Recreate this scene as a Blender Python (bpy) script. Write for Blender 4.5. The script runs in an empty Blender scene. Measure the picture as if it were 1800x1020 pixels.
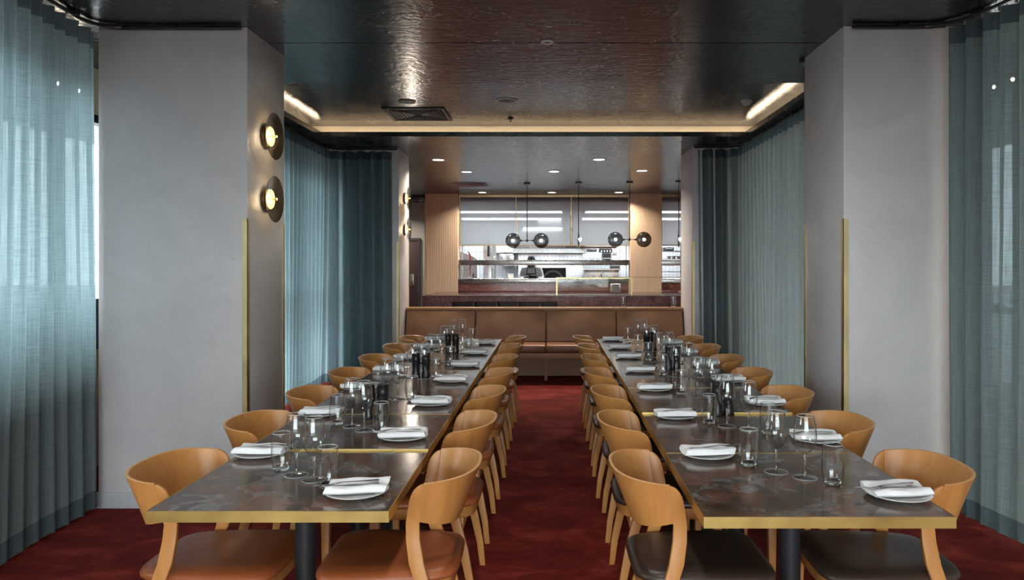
import bpy, bmesh, math, random
from mathutils import Vector
random.seed(7)
PI = math.pi
sc = bpy.context.scene
COL = sc.collection

# ------------------------------------------------------------------ camera
cam_d = bpy.data.cameras.new('camera')
cam = bpy.data.objects.new('camera', cam_d); COL.objects.link(cam)
cam.location = (0, 0, 1.506); cam.rotation_euler = (PI/2, 0, 0)
cam_d.sensor_width = 36.0; cam_d.lens = 25.6
cam_d.shift_x = -70/1800; cam_d.shift_y = -47/1800
cam_d.clip_start = .05; cam_d.clip_end = 200
sc.camera = cam
# ------------------------------------------------------------------ world, exposure
w = bpy.data.worlds.new('world'); sc.world = w; w.use_nodes = True
bg = w.node_tree.nodes['Background']
bg.inputs[0].default_value = (.90, .95, 1.0, 1); bg.inputs[1].default_value = 17.0
sc.view_settings.view_transform = 'Standard'; sc.view_settings.look = 'None'
sc.view_settings.gamma = 1; sc.view_settings.use_curve_mapping = False
sc.view_settings.exposure = 0.0
cy = sc.cycles
cy.use_denoising = True
cy.max_bounces = 20; cy.diffuse_bounces = 4; cy.glossy_bounces = 6
cy.transmission_bounces = 16; cy.transparent_max_bounces = 40
cy.caustics_reflective = False; cy.caustics_refractive = False
cy.sample_clamp_indirect = 4.0; cy.blur_glossy = .5
cy.use_light_tree = True

def area(name, loc, sx, sy, power, color=(1, 1, 1), rot=(0, 0, 0), shape='RECTANGLE', spread=PI, portal=False):
    d = bpy.data.lights.new(name, 'AREA'); d.shape = shape; d.size = sx
    if shape == 'RECTANGLE': d.size_y = sy
    d.energy = power; d.color = color; d.spread = spread
    if portal: d.cycles.is_portal = True
    o = bpy.data.objects.new(name, d); COL.objects.link(o); o.location = loc; o.rotation_euler = rot
    return o
CEIL = 2.96
P_FRONT, P_DINE, P_DOWN, P_KITCHEN = 9, 14, 46, 190
# daylight openings (portals guide the sky's own light, they add none)
for i, (a, b) in enumerate(((.3, 1.9), (2.3, 3.9), (4.3, 5.9), (6.3, 7.9), (8.2, 9.3))):
    lo = .86 if a < 6 else .1
    area('window_portal', (-3.44, (a+b)/2, (lo+2.62)/2), 2.62-lo, b-a, 1, rot=(0, -PI/2, 0), portal=True)
for a, b in ((1.8, 4.0), (5.2, 9.0)):
    area('window_portal', (3.34, (a+b)/2, 1.48), 2.76, b-a, 1, rot=(0, PI/2, 0), portal=True)
area('window_portal', (0, -4.6, 1.4), 5.6, 2.6, 1, rot=(PI/2, 0, 0), portal=True)
# unseen fill lights, no fittings: added behind the camera and over the tables
FRONT_FILLS = [(-1.9, -2.2), (0, -2.2), (1.9, -2.2), (-1.9, -.1), (0, -.1), (1.9, -.1)]
for x, y in FRONT_FILLS:
    area('ceiling_lamp_and_fill', (x, y, CEIL-.02), .16, 0, P_FRONT, (1, .93, .86), shape='DISK', spread=math.radians(150))
for x, y in ((-.05, 3.35), (-.05, 1.5)):  # added fill to brighten the tables and inner pillar faces
    area('ceiling_lamp_and_fill', (x, y, CEIL-.02), .16, 0, P_DINE, (1, .95, .90), shape='DISK', spread=math.radians(175))
KLAMPS = [(-1.59, 10.2), (.66, 10.16), (-1.35, 11.55), (.036, 11.5), (1.41, 11.4), (-1.42, 14.9), (0, 14.9), (1.37, 14.9)]
for x, y in KLAMPS+[(-4.0, 13.0), (-3.7, 16.2), (4.0, 11.5), (4.0, 14.0)]:  # the four extra points are unseen fills added for the far side zones
    area('ceiling_lamp_and_fill', (x, y, CEIL-.03), .15, 0, P_DOWN, (1, .88, .74), shape='DISK', spread=math.radians(140))
KTUBES = [(-1.0, 16.6, 2.5, 2.72), (2.0, 16.6, 2.5, 2.72), (-1.0, 18.2, 2.5, 2.66), (2.0, 18.2, 2.5, 2.66)]
for x, y, L, zc in KTUBES:
    area('kitchen_tube_light', (x, y, zc-.065), L, .14, P_KITCHEN/2, (.93, .97, 1))

for x in (-.75, -.1, .6):
    area('hood_lamp_light', (x, 18.1, 1.74), .5, .25, 10, (.96, .98, 1))

# ------------------------------------------------------------------ helpers
def wloc(o):
    v = Vector((0, 0, 0))
    while o: v += o.location; o = o.parent
    return v

class MB:
    def __init__(s): s.v = []; s.f = []; s.uv = None
    def face(s, idx): s.f.append(tuple(idx))
    def box(s, x0, x1, y0, y1, z0, z1):
        b = len(s.v)
        s.v += [(x0,y0,z0),(x1,y0,z0),(x1,y1,z0),(x0,y1,z0),(x0,y0,z1),(x1,y0,z1),(x1,y1,z1),(x0,y1,z1)]
        for q in ((3,2,1,0),(4,5,6,7),(0,1,5,4),(1,2,6,5),(2,3,7,6),(3,0,4,7)): s.f.append(tuple(b+i for i in q))
        return s
    def lathe(s, prof, c=(0,0,0), n=24, axis='z', caps=True):
        b = len(s.v); m = len(prof)
        for r, h in prof:
            for k in range(n):
                a = 2*PI*k/n; p = (r*math.cos(a), r*math.sin(a), h)
                if axis == 'x': p = (p[2], p[0], p[1])
                if axis == 'y': p = (p[0], p[2], -p[1])
                s.v.append((p[0]+c[0], p[1]+c[1], p[2]+c[2]))
        for j in range(m-1):
            for k in range(n):
                k2 = (k+1) % n
                s.f.append((b+j*n+k, b+j*n+k2, b+(j+1)*n+k2, b+(j+1)*n+k))
        if caps:
            s.f.append(tuple(b+k for k in range(n))[::-1])
            s.f.append(tuple(b+(m-1)*n+k for k in range(n)))
        return s
    def tube(s, pts, rad, n=8):
        b = len(s.v); pts = [Vector(p) for p in pts]
        if not isinstance(rad, (list, tuple)): rad = [rad]*len(pts)
        up = Vector((0,0,1))
        for i, p in enumerate(pts):
            d = (pts[min(i+1, len(pts)-1)]-pts[max(i-1, 0)]).normalized()
            u = up if abs(d.z) < .9 else Vector((1,0,0))
            e1 = d.cross(u).normalized(); e2 = e1.cross(d).normalized()
            for k in range(n):
                a = 2*PI*k/n; s.v.append(tuple(p+(e1*math.cos(a)+e2*math.sin(a))*rad[i]))
        for j in range(len(pts)-1):
            for k in range(n):
                k2 = (k+1) % n
                s.f.append((b+j*n+k, b+(j+1)*n+k, b+(j+1)*n+k2, b+j*n+k2))
        s.f.append(tuple(b+k for k in range(n))); s.f.append(tuple(b+(len(pts)-1)*n+k for k in range(n))[::-1])
        return s
    def loft(s, rings, cap=True):
        """rings: list of equal-length closed point loops"""
        b = len(s.v); n = len(rings[0])
        for r in rings: s.v += [tuple(p) for p in r]
        for j in range(len(rings)-1):
            for k in range(n):
                k2 = (k+1) % n
                s.f.append((b+j*n+k, b+j*n+k2, b+(j+1)*n+k2, b+(j+1)*n+k))
        if cap:
            s.f.append(tuple(b+k for k in range(n))[::-1]); s.f.append(tuple(b+(len(rings)-1)*n+k for k in range(n)))
        return s
    def grid(s, P, nu, nv):
        b = len(s.v)
        for j in range(nv+1):
            for i in range(nu+1): s.v.append(tuple(P(i/nu, j/nv)))
        for j in range(nv):
            for i in range(nu):
                a = b+j*(nu+1)+i; s.f.append((a, a+1, a+nu+2, a+nu+1))
        return s
    def build(s, name, mat, parent=None, bevel=0, seg=2, smooth=True, ang=40, fix=True):
        off = wloc(parent) if parent else Vector((0,0,0))
        me = bpy.data.meshes.new(name)
        me.from_pydata([tuple(Vector(p)-off) for p in s.v], [], s.f)
        if s.uv:
            l = me.uv_layers.new(name='UVMap')
            for lp in me.loops: l.data[lp.index].uv = s.uv[lp.vertex_index]
        if fix or bevel:
            bm = bmesh.new(); bm.from_mesh(me)
            if fix: bmesh.ops.recalc_face_normals(bm, faces=bm.faces)
            if bevel:
                es = [e for e in bm.edges if len(e.link_faces) == 2 and e.calc_face_angle(0) > .6]
                bmesh.ops.bevel(bm, geom=es, offset=bevel, segments=seg, affect='EDGES', profile=.5)
            bm.to_mesh(me); bm.free()
        if smooth:
            me.shade_smooth(); me.set_sharp_from_angle(angle=math.radians(ang))
        me.materials.append(mat)
        o = bpy.data.objects.new(name, me); COL.objects.link(o)
        if parent: o.parent = parent
        return o

def tag(o, label=None, cat=None, group=None, kind=None):
    if label: o['label'] = label
    if cat: o['category'] = cat
    if group: o['group'] = group
    if kind: o['kind'] = kind
    return o
def empty(name, loc, label, cat, group=None, rz=0):
    o = bpy.data.objects.new(name, None); COL.objects.link(o); o.location = loc; o.rotation_euler = (0, 0, rz)
    o.empty_display_size = .1
    return tag(o, label, cat, group)
KIDS = {}
def copy_tree(o, parent=None):
    c = o.copy(); COL.objects.link(c)
    if parent: c.parent = parent
    for ch in list(o.children): copy_tree(ch, c)
    return c
def struct(name, mb, mat, parent=None, **k):
    o = mb.build(name, mat, parent, **k)
    if not parent: o['kind'] = 'structure'
    return o

# ------------------------------------------------------------------ materials
def newmat(name):
    m = bpy.data.materials.new(name); m.use_nodes = True
    nt = m.node_tree; b = nt.nodes['Principled BSDF']
    return m, nt, b
def N(nt, t, **k):
    n = nt.nodes.new(t)
    for a, v in k.items():
        if a.startswith('i_'): n.inputs[a[2:].replace('_', ' ')].default_value = v
        else: setattr(n, a, v)
    return n
def ramp(nt, fac, stops):
    r = nt.nodes.new('ShaderNodeValToRGB')
    while len(r.color_ramp.elements) < len(stops): r.color_ramp.elements.new(.5)
    for e, (p, c) in zip(r.color_ramp.elements, stops):
        e.position = p; e.color = (*c, 1) if len(c) == 3 else c
    nt.links.new(fac, r.inputs[0]); return r
def coords(nt, scale=(1,1,1), world=False, rot=(0,0,0)):
    mp = N(nt, 'ShaderNodeMapping'); mp.inputs['Scale'].default_value = scale; mp.inputs['Rotation'].default_value = rot
    if world: nt.links.new(N(nt, 'ShaderNodeNewGeometry').outputs['Position'], mp.inputs[0])
    else: nt.links.new(N(nt, 'ShaderNodeTexCoord').outputs['Object'], mp.inputs[0])
    return mp.outputs[0]
def noise(nt, vec, scale, detail=4, rough=.5, dist=0):
    n = N(nt, 'ShaderNodeTexNoise'); n.inputs['Scale'].default_value = scale; n.inputs['Detail'].default_value = detail
    n.inputs['Roughness'].default_value = rough; n.inputs['Distortion'].default_value = dist
    nt.links.new(vec, n.inputs['Vector']); return n.outputs['Fac']
def bump(nt, b, h, strength, dist=.01):
    n = N(nt, 'ShaderNodeBump'); n.inputs['Strength'].default_value = strength; n.inputs['Distance'].default_value = dist
    nt.links.new(h, n.inputs['Height']); nt.links.new(n.outputs[0], b.inputs['Normal']); return n
def plain(name, col, rough=.5, metal=0, var=.12, nscale=30, spec=.5, bmp=0, coat=0):
    m, nt, b = newmat(name)
    v = noise(nt, coords(nt), nscale, 3)
    r = ramp(nt, v, [(.3, tuple(c*(1-var) for c in col)), (.7, tuple(min(1, c*(1+var)) for c in col))])
    nt.links.new(r.outputs[0], b.inputs['Base Color'])
    b.inputs['Roughness'].default_value = rough; b.inputs['Metallic'].default_value = metal
    b.inputs['Specular IOR Level'].default_value = spec; b.inputs['Coat Weight'].default_value = coat
    if bmp: bump(nt, b, v, bmp, .002)
    return m
def emis(name, col, s):
    m, nt, b = newmat(name)
    b.inputs['Base Color'].default_value = (.8,.8,.8,1)
    b.inputs['Emission Color'].default_value = (*col, 1); b.inputs['Emission Strength'].default_value = s
    return m
def wood(name, c1, c2, scale=(14, 14, 1.2), rough=.42, world=False, coat=0):
    m, nt, b = newmat(name)
    v = coords(nt, scale, world)
    n1 = noise(nt, v, 2.5, 6, .6, .6)
    r = ramp(nt, n1, [(.3, c2), (.7, c1)])
    nt.links.new(r.outputs[0], b.inputs['Base Color'])
    b.inputs['Roughness'].default_value = rough; b.inputs['Coat Weight'].default_value = coat
    b.inputs['Coat Roughness'].default_value = .25
    bump(nt, b, n1, .06, .002)
    return m
M = {}
M['chair_wood'] = wood('honey_oak', (.52, .24, .070), (.41, .170, .045), (9, 9, 1.5), .38)
M['rim_wood'] = wood('ply_edge', (.66, .38, .17), (.56, .30, .12), (9, 9, 30), .4)
M['bench_wood'] = wood('bench_oak', (.36, .19, .085), (.26, .13, .055), (1.2, 14, 14), .45)
M['slat_wood'] = wood('pale_oak', (.66, .48, .33), (.57, .41, .28), (14, 14, .6), .5)
def leather(name, col, rough):
    m, nt, b = newmat(name)
    v = coords(nt); f = noise(nt, v, 180, 2)
    g = noise(nt, v, 4, 3)
    r = ramp(nt, g, [(.3, tuple(c*.82 for c in col)), (.75, tuple(c*1.15 for c in col))])
    nt.links.new(r.outputs[0], b.inputs['Base Color']); b.inputs['Roughness'].default_value = rough; b.inputs['Specular IOR Level'].default_value = .35
    bump(nt, b, f, .12, .001); return m
M['tan'] = leather('tan_leather', (.26, .070, .022), .40)
M['brown'] = leather('dark_brown_leather', (.040, .024, .017), .36)
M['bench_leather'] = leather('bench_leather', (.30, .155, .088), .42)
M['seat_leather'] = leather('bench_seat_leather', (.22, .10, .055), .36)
# brass
def brass(name, col, rough, var=.2, sc_=6):
    m, nt, b = newmat(name)
    v = noise(nt, coords(nt, (1, 1, 1), True), sc_, 5, .6)
    r = ramp(nt, v, [(.3, tuple(c*(1-var) for c in col)), (.7, col)])
    nt.links.new(r.outputs[0], b.inputs['Base Color']); b.inputs['Metallic'].default_value = 1
    rr = ramp(nt, v, [(.3, (rough,)*3), (.7, (rough+.12,)*3)]); nt.links.new(rr.outputs[0], b.inputs['Roughness'])
    return m
M['brass'] = brass('aged_brass', (.60, .43, .15), .34)
M['copper_brass'] = brass('warm_brass', (.52, .38, .22), .36)
M['brass_pale'] = brass('brushed_brass', (.72, .60, .32), .30)
M['bronze'] = brass('dark_bronze', (.16, .11, .06), .32)
M['steel'] = brass('brushed_steel', (.56, .56, .55), .24, .12)
M['steel_dull'] = brass('satin_steel', (.46, .455, .45), .22, .2, 3)
M['cutlery'] = plain('polished_steel', (.62, .62, .64), .12, 1, .05)
M['black_metal'] = plain('black_metal', (.018, .02, .024), .38, .2)
M['white_ceramic'] = plain('white_ceramic', (.74, .74, .73), .18, 0, .02, coat=.3)
M['linen'] = plain('white_linen', (.76, .77, .79), .85, 0, .04, 60, bmp=.2)
M['black_gloss'] = plain('black_gloss', (.012, .012, .014), .25, 0, .1)
M['white_paint'] = plain('white_paint', (.62, .62, .62), .5, 0, .04)
M['grey_paint'] = plain('grey_paint', (.30, .30, .30), .6, 0, .08)
M['dark_panel'] = plain('dark_panel', (.035, .033, .033), .5, 0, .2)
M['block_wall'] = plain('pale_block_wall', (.60, .51, .38), .8, 0, .12, .8)
M['maroon'] = plain('maroon_door', (.030, .014, .015), .6, 0, .1)
M['cream_wall'] = plain('cream_wall', (.62, .52, .38), .8, 0, .06, 3)
M['kitchen_white'] = plain('kitchen_white', (.60, .63, .65), .5, 0, .03, 3)
M['cove_paint'] = plain('cove_paint', (.26, .225, .18), .8, 0, .06, 3)
M['kitchen_ceiling'] = plain('kitchen_ceiling', (.42, .48, .50), .6, 0, .03, 3)
M['skirting'] = plain('skirting_paint', (.42, .42, .44), .45, 0, .04)
M['asphalt'] = plain('pavement', (.22, .22, .22), .9, 0, .2, 2)

# polished plaster of the pillars
def plaster(name, c1, c2, rough, bs):
    m, nt, b = newmat(name)
    v = coords(nt, (1, 1, 1), True)
    a = noise(nt, v, 2.2, 7, .62, .9); c = noise(nt, v, 14, 5, .6, 1.8)
    r = ramp(nt, a, [(.3, c1), (.7, c2)]); nt.links.new(r.outputs[0], b.inputs['Base Color'])
    rr = ramp(nt, c, [(.35, (rough,)*3), (.7, (rough+.2,)*3)]); nt.links.new(rr.outputs[0], b.inputs['Roughness'])
    bump(nt, b, c, bs, .01); return m
M['plaster'] = plaster('polished_plaster', (.47, .455, .46), (.55, .53, .535), .32, .20)
M['wall_plaster'] = plaster('grey_wall_plaster', (.26, .25, .235), (.33, .315, .295), .5, .12)

# dark trowelled glossy ceiling
def ceil_mat():
    m, nt, b = newmat('dark_trowelled_plaster')
    v = coords(nt, (1, 1, 1), True)
    d1 = noise(nt, v, 3.0, 3, .5, 2.2)
    vor = N(nt, 'ShaderNodeTexVoronoi', feature='SMOOTH_F1'); vor.inputs['Scale'].default_value = 4.5
    mixv = N(nt, 'ShaderNodeMix', data_type='VECTOR'); mixv.inputs[0].default_value = .14
    nn = N(nt, 'ShaderNodeTexNoise'); nn.inputs['Scale'].default_value = 2.5; nn.inputs['Detail'].default_value = 3
    nt.links.new(v, nn.inputs['Vector']); nt.links.new(v, mixv.inputs[4]); nt.links.new(nn.outputs['Color'], mixv.inputs[5])
    nt.links.new(mixv.outputs[1], vor.inputs['Vector'])
    wv = N(nt, 'ShaderNodeTexWave', wave_type='BANDS', bands_direction='X'); wv.inputs['Scale'].default_value = 2.0
    wv.inputs['Distortion'].default_value = 22; wv.inputs['Detail'].default_value = 4; wv.inputs['Detail Scale'].default_value = 1.6
    nt.links.new(v, wv.inputs['Vector'])
    fine = noise(nt, coords(nt, (1.0, 1.3, 1), True), 7, 5, .6, 1.6)
    cr_ = ramp(nt, noise(nt, v, 6.5, 2, .5, 1.8), [(.46, (0,)*3), (.50, (1,)*3), (.54, (0,)*3)])
    mk = ramp(nt, noise(nt, v, 1.9, 2, .5), [(.46, (0,)*3), (.60, (1,)*3)])
    brushed = noise(nt, coords(nt, (1.0, 5, 1), True), 5, 4, .6, .3)
    ml = N(nt, 'ShaderNodeMath', operation='MULTIPLY'); nt.links.new(cr_.outputs[0], ml.inputs[0]); nt.links.new(mk.outputs[0], ml.inputs[1])
    a1 = N(nt, 'ShaderNodeMath', operation='MULTIPLY_ADD'); nt.links.new(ml.outputs[0], a1.inputs[0]); a1.inputs[1].default_value = .30; nt.links.new(brushed, a1.inputs[2])
    ad2 = N(nt, 'ShaderNodeMath', operation='MULTIPLY_ADD'); nt.links.new(wv.outputs['Fac'], ad2.inputs[0]); ad2.inputs[1].default_value = .25
    nt.links.new(a1.outputs[0], ad2.inputs[2])
    r = ramp(nt, d1, [(.3, (.008, .0105, .0125)), (.7, (.015, .0185, .021))])
    nt.links.new(r.outputs[0], b.inputs['Base Color'])
    rr = ramp(nt, fine, [(.3, (.17,)*3), (.75, (.30,)*3)]); nt.links.new(rr.outputs[0], b.inputs['Roughness'])
    b.inputs['Specular IOR Level'].default_value = .55
    bump(nt, b, ad2.outputs[0], .26, .008)
    return m
M['ceiling'] = ceil_mat()

def carpet_mat():
    m, nt, b = newmat('red_carpet')
    v = coords(nt, (1, 1, 1), True)
    a = noise(nt, coords(nt, (1.0, 1.6, 1), True), 2.4, 6, .68, .8); f = noise(nt, v, 220, 2)
    r = ramp(nt, a, [(.32, (.066, .0054, .0045)), (.52, (.145, .013, .0098)), (.70, (.27, .040, .030))])
    nt.links.new(r.outputs[0], b.inputs['Base Color']); b.inputs['Roughness'].default_value = .95
    b.inputs['Specular IOR Level'].default_value = .1
    b.inputs['Sheen Weight'].default_value = .12; b.inputs['Sheen Tint'].default_value = (.6, .15, .12, 1); b.inputs['Sheen Roughness'].default_value = .5
    bump(nt, b, f, .5, .004); return m
M['carpet'] = carpet_mat()

def table_mat():
    m, nt, b = newmat('patinated_metal_top')
    v = coords(nt, (1, 1, 1), True)
    a = noise(nt, v, 8, 9, .7, .5); c = noise(nt, v, 6.5, 8, .72, 1.0)
    r1 = ramp(nt, a, [(.34, (.040, .026, .019)), (.48, (.082, .052, .036)), (.58, (.145, .062, .036)), (.68, (.09, .055, .038))])
    r2 = ramp(nt, c, [(.50, (0,)*3), (.56, (.25,)*3), (.66, (.9,)*3)])
    mx = N(nt, 'ShaderNodeMix', data_type='RGBA'); nt.links.new(r2.outputs[0], mx.inputs[0])
    nt.links.new(r1.outputs[0], mx.inputs[6]); mx.inputs[7].default_value = (.20, .205, .21, 1)
    nt.links.new(mx.outputs[2], b.inputs['Base Color'])
    rr = ramp(nt, a, [(.3, (.10,)*3), (.75, (.20,)*3)]); nt.links.new(rr.outputs[0], b.inputs['Roughness'])
    b.inputs['Specular IOR Level'].default_value = .5
    bump(nt, b, c, .02, .002); return m
M['table'] = table_mat()

def marble(name, base, mid, vein, sc_, vlo=.49, vhi=.515, rough=.15):
    m, nt, b = newmat(name)
    v = coords(nt, (1, 1, 1), True)
    a = noise(nt, v, sc_, 8, .65, 1.2); c = noise(nt, v, sc_*1.5, 6, .6, 2.4)
    r1 = ramp(nt, a, [(.32, base), (.68, mid)])
    r2 = ramp(nt, c, [(vlo-.03, (0,)*3), (vlo, (.9,)*3), (vhi, (.9,)*3), (vhi+.04, (0,)*3)])
    mx = N(nt, 'ShaderNodeMix', data_type='RGBA'); nt.links.new(r2.outputs[0], mx.inputs[0])
    nt.links.new(r1.outputs[0], mx.inputs[6]); mx.inputs[7].default_value = (*vein, 1)
    nt.links.new(mx.outputs[2], b.inputs['Base Color']); b.inputs['Roughness'].default_value = rough
    return m
M['marble_dark'] = marble('dark_plum_marble', (.014, .009, .012), (.065, .034, .040), (.085, .062, .066), 3.0, .495, .499)
M['marble_red'] = marble('red_marble', (.07, .020, .016), (.16, .055, .045), (.19, .085, .070), 1.6, .498, .501)

def tile_mat():
    m, nt, b = newmat('white_tiles')
    v = coords(nt, (1, 1, 1), True, (PI/2, 0, 0))
    br = N(nt, 'ShaderNodeTexBrick'); br.offset = 0; br.inputs['Scale'].default_value = 1
    br.inputs['Color1'].default_value = (.60, .64, .67, 1); br.inputs['Color2'].default_value = (.55, .59, .62, 1)
    br.inputs['Mortar'].default_value = (.36, .40, .43, 1); br.inputs['Mortar Size'].default_value = .006
    br.inputs['Brick Width'].default_value = .10; br.inputs['Row Height'].default_value = .30
    nt.links.new(v, br.inputs['Vector']); nt.links.new(br.outputs['Color'], b.inputs['Base Color'])
    b.inputs['Roughness'].default_value = .25; return m
M['tiles'] = tile_mat()

def glass_mat(name, col=(1,1,1), rough=0, ior=1.48):
    m, nt, b = newmat(name); nt.nodes.remove(b)
    g = N(nt, 'ShaderNodeBsdfGlass'); g.inputs['Color'].default_value = (*col, 1); g.inputs['Roughness'].default_value = rough; g.inputs['IOR'].default_value = ior
    nt.links.new(g.outputs[0], nt.nodes['Material Output'].inputs[0]); return m
def thin_glass(name, tint, refl=.70, rough=.02, edge=None, p=4.0, f0=.045):
    """thin pane: tinted see-through with a fresnel reflection"""
    m, nt, b = newmat(name); nt.nodes.remove(b)
    t = N(nt, 'ShaderNodeBsdfTransparent'); t.inputs[0].default_value = (*tint, 1)
    if edge is not None:
        l2 = N(nt, 'ShaderNodeLayerWeight'); l2.inputs[0].default_value = .5
        er = ramp(nt, l2.outputs['Facing'], [(.0, tint), (.66, tint), (.965, edge)]); nt.links.new(er.outputs[0], t.inputs[0])
    g = N(nt, 'ShaderNodeBsdfGlossy'); g.inputs['Roughness'].default_value = rough
    lw = N(nt, 'ShaderNodeLayerWeight'); lw.inputs[0].default_value = .5
    pw = N(nt, 'ShaderNodeMath', operation='POWER'); nt.links.new(lw.outputs['Facing'], pw.inputs[0]); pw.inputs[1].default_value = p
    fr = N(nt, 'ShaderNodeMath', operation='MULTIPLY_ADD'); nt.links.new(pw.outputs[0], fr.inputs[0]); fr.inputs[1].default_value = refl; fr.inputs[2].default_value = f0
    mx = N(nt, 'ShaderNodeMixShader'); nt.links.new(fr.outputs[0], mx.inputs[0])
    nt.links.new(t.outputs[0], mx.inputs[1]); nt.links.new(g.outputs[0], mx.inputs[2])
    nt.links.new(mx.outputs[0], nt.nodes['Material Output'].inputs[0]); return m
M['glass'] = glass_mat('clear_glass', (.985, .995, .99))
M['pane'] = thin_glass('window_pane', (.93, .96, .95))
M['bowl_glass'] = thin_glass('thin_clear_glass', (.985, .99, .99), rough=.01, edge=(.34, .37, .38), p=3.4, f0=.045, refl=.85)
M['rim_glint'] = plain('glass_rim_glint', (.42, .45, .46), .06, 0, .02, spec=1)  # opaque pale rings paint the bright highlight on glass edges
M['smoke'] = thin_glass('smoked_glass', (.27, .27, .265), rough=.15)
M['amber'] = thin_glass('amber_smoked_glass', (.42, .36, .25), rough=.12)
def fluted():
    m, nt, b = newmat('frosted_fluted_glass'); nt.nodes.remove(b)
    g = N(nt, 'ShaderNodeBsdfRefraction'); g.inputs['Color'].default_value = (.93, .96, .97, 1); g.inputs['Roughness'].default_value = .16; g.inputs['IOR'].default_value = 1.15
    gl = N(nt, 'ShaderNodeBsdfGlossy'); gl.inputs['Roughness'].default_value = .2
    d = N(nt, 'ShaderNodeBsdfTranslucent'); d.inputs[0].default_value = (.95, .97, .98, 1)
    v = coords(nt, (1, 1, 1), True)
    wv = N(nt, 'ShaderNodeTexWave', wave_type='BANDS', bands_direction='X'); wv.inputs['Scale'].default_value = 20
    nt.links.new(v, wv.inputs['Vector'])
    bp = N(nt, 'ShaderNodeBump'); bp.inputs['Strength'].default_value = .8; bp.inputs['Distance'].default_value = .003
    nt.links.new(wv.outputs['Fac'], bp.inputs['Height'])
    for q in (g, gl): nt.links.new(bp.outputs[0], q.inputs['Normal'])
    m1 = N(nt, 'ShaderNodeMixShader'); m1.inputs[0].default_value = .42
    nt.links.new(g.outputs[0], m1.inputs[1]); nt.links.new(d.outputs[0], m1.inputs[2])
    m2 = N(nt, 'ShaderNodeMixShader'); m2.inputs[0].default_value = .06
    nt.links.new(m1.outputs[0], m2.inputs[1]); nt.links.new(gl.outputs[0], m2.inputs[2])
    nt.links.new(m2.outputs[0], nt.nodes['Material Output'].inputs[0]); return m
M['fluted'] = fluted()

def sheer(name, col, tcol, open_):
    """slubby open-weave linen: diffuse + translucent threads with see-through gaps"""
    m, nt, b = newmat(name); nt.nodes.remove(b)
    uv = N(nt, 'ShaderNodeUVMap').outputs[0]
    def mapped(s_):
        mp = N(nt, 'ShaderNodeMapping'); mp.inputs['Scale'].default_value = s_; nt.links.new(uv, mp.inputs[0]); return mp.outputs[0]
    h = noise(nt, mapped((7, 190, 1)), 1, 3, .75); vv = noise(nt, mapped((200, 2.2, 1)), 1, 3, .75)
    ad = N(nt, 'ShaderNodeMath', operation='ADD'); nt.links.new(h, ad.inputs[0]); nt.links.new(vv, ad.inputs[1])
    half = N(nt, 'ShaderNodeMath', operation='MULTIPLY'); nt.links.new(ad.outputs[0], half.inputs[0]); half.inputs[1].default_value = .5
    fac = ramp(nt, half.outputs[0], [(.36, (open_*.3,)*3), (.64, (open_*2.2,)*3)])
    cr = ramp(nt, half.outputs[0], [(.38, tuple(c*.82 for c in col)), (.62, tuple(min(1, c*1.18) for c in col))])
    c2 = ramp(nt, half.outputs[0], [(.38, tuple(c*.74 for c in tcol)), (.62, tuple(min(1, c*1.26) for c in tcol))])
    d = N(nt, 'ShaderNodeBsdfDiffuse'); nt.links.new(cr.outputs[0], d.inputs[0])
    t = N(nt, 'ShaderNodeBsdfTranslucent'); nt.links.new(c2.outputs[0], t.inputs[0])
    tr = N(nt, 'ShaderNodeBsdfTransparent'); tr.inputs[0].default_value = (.80, .93, .97, 1)
    m1 = N(nt, 'ShaderNodeMixShader'); m1.inputs[0].default_value = .62
    nt.links.new(d.outputs[0], m1.inputs[1]); nt.links.new(t.outputs[0], m1.inputs[2])
    m2 = N(nt, 'ShaderNodeMixShader'); nt.links.new(fac.outputs[0], m2.inputs[0])
    nt.links.new(m1.outputs[0], m2.inputs[1]); nt.links.new(tr.outputs[0], m2.inputs[2])
    nt.links.new(m2.outputs[0], nt.nodes['Material Output'].inputs[0]); return m
M['sheer'] = sheer('teal_sheer_linen', (.25, .305, .335), (.32, .445, .475), .016)
M['sheer_backlit'] = sheer('teal_sheer_backlit', (.26, .315, .34), (.37, .43, .44), .07)  # same linen, opened and warmed to put pale rear backlight into its colour
M['sheer_hem'] = sheer('teal_sheer_double', (.15, .20, .22), (.13, .19, .21), .004)

M['led'] = emis('warm_led', (1, .77, .53), 55)
M['bulb'] = emis('warm_bulb', (1, .88, .68), 20)
M['bulb_white'] = emis('pendant_bulb', (1, .90, .72), 22)
M['bulb_strong'] = emis('small_bulb', (1, .86, .66), 60)
M['down'] = emis('downlight_lens', (1, .93, .82), 9)
M['tube'] = emis('kitchen_tube', (.95, .98, 1), 5)

# ================================================================== SETTING
struct('floor', MB().box(-5.6, 5.6, -4.6, 21, -.12, 0), M['carpet'], smooth=False)
tag(MB().box(-60, 60, -60, 60, -.5, -.3).build('pavement', M['asphalt']), kind='structure')
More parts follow.
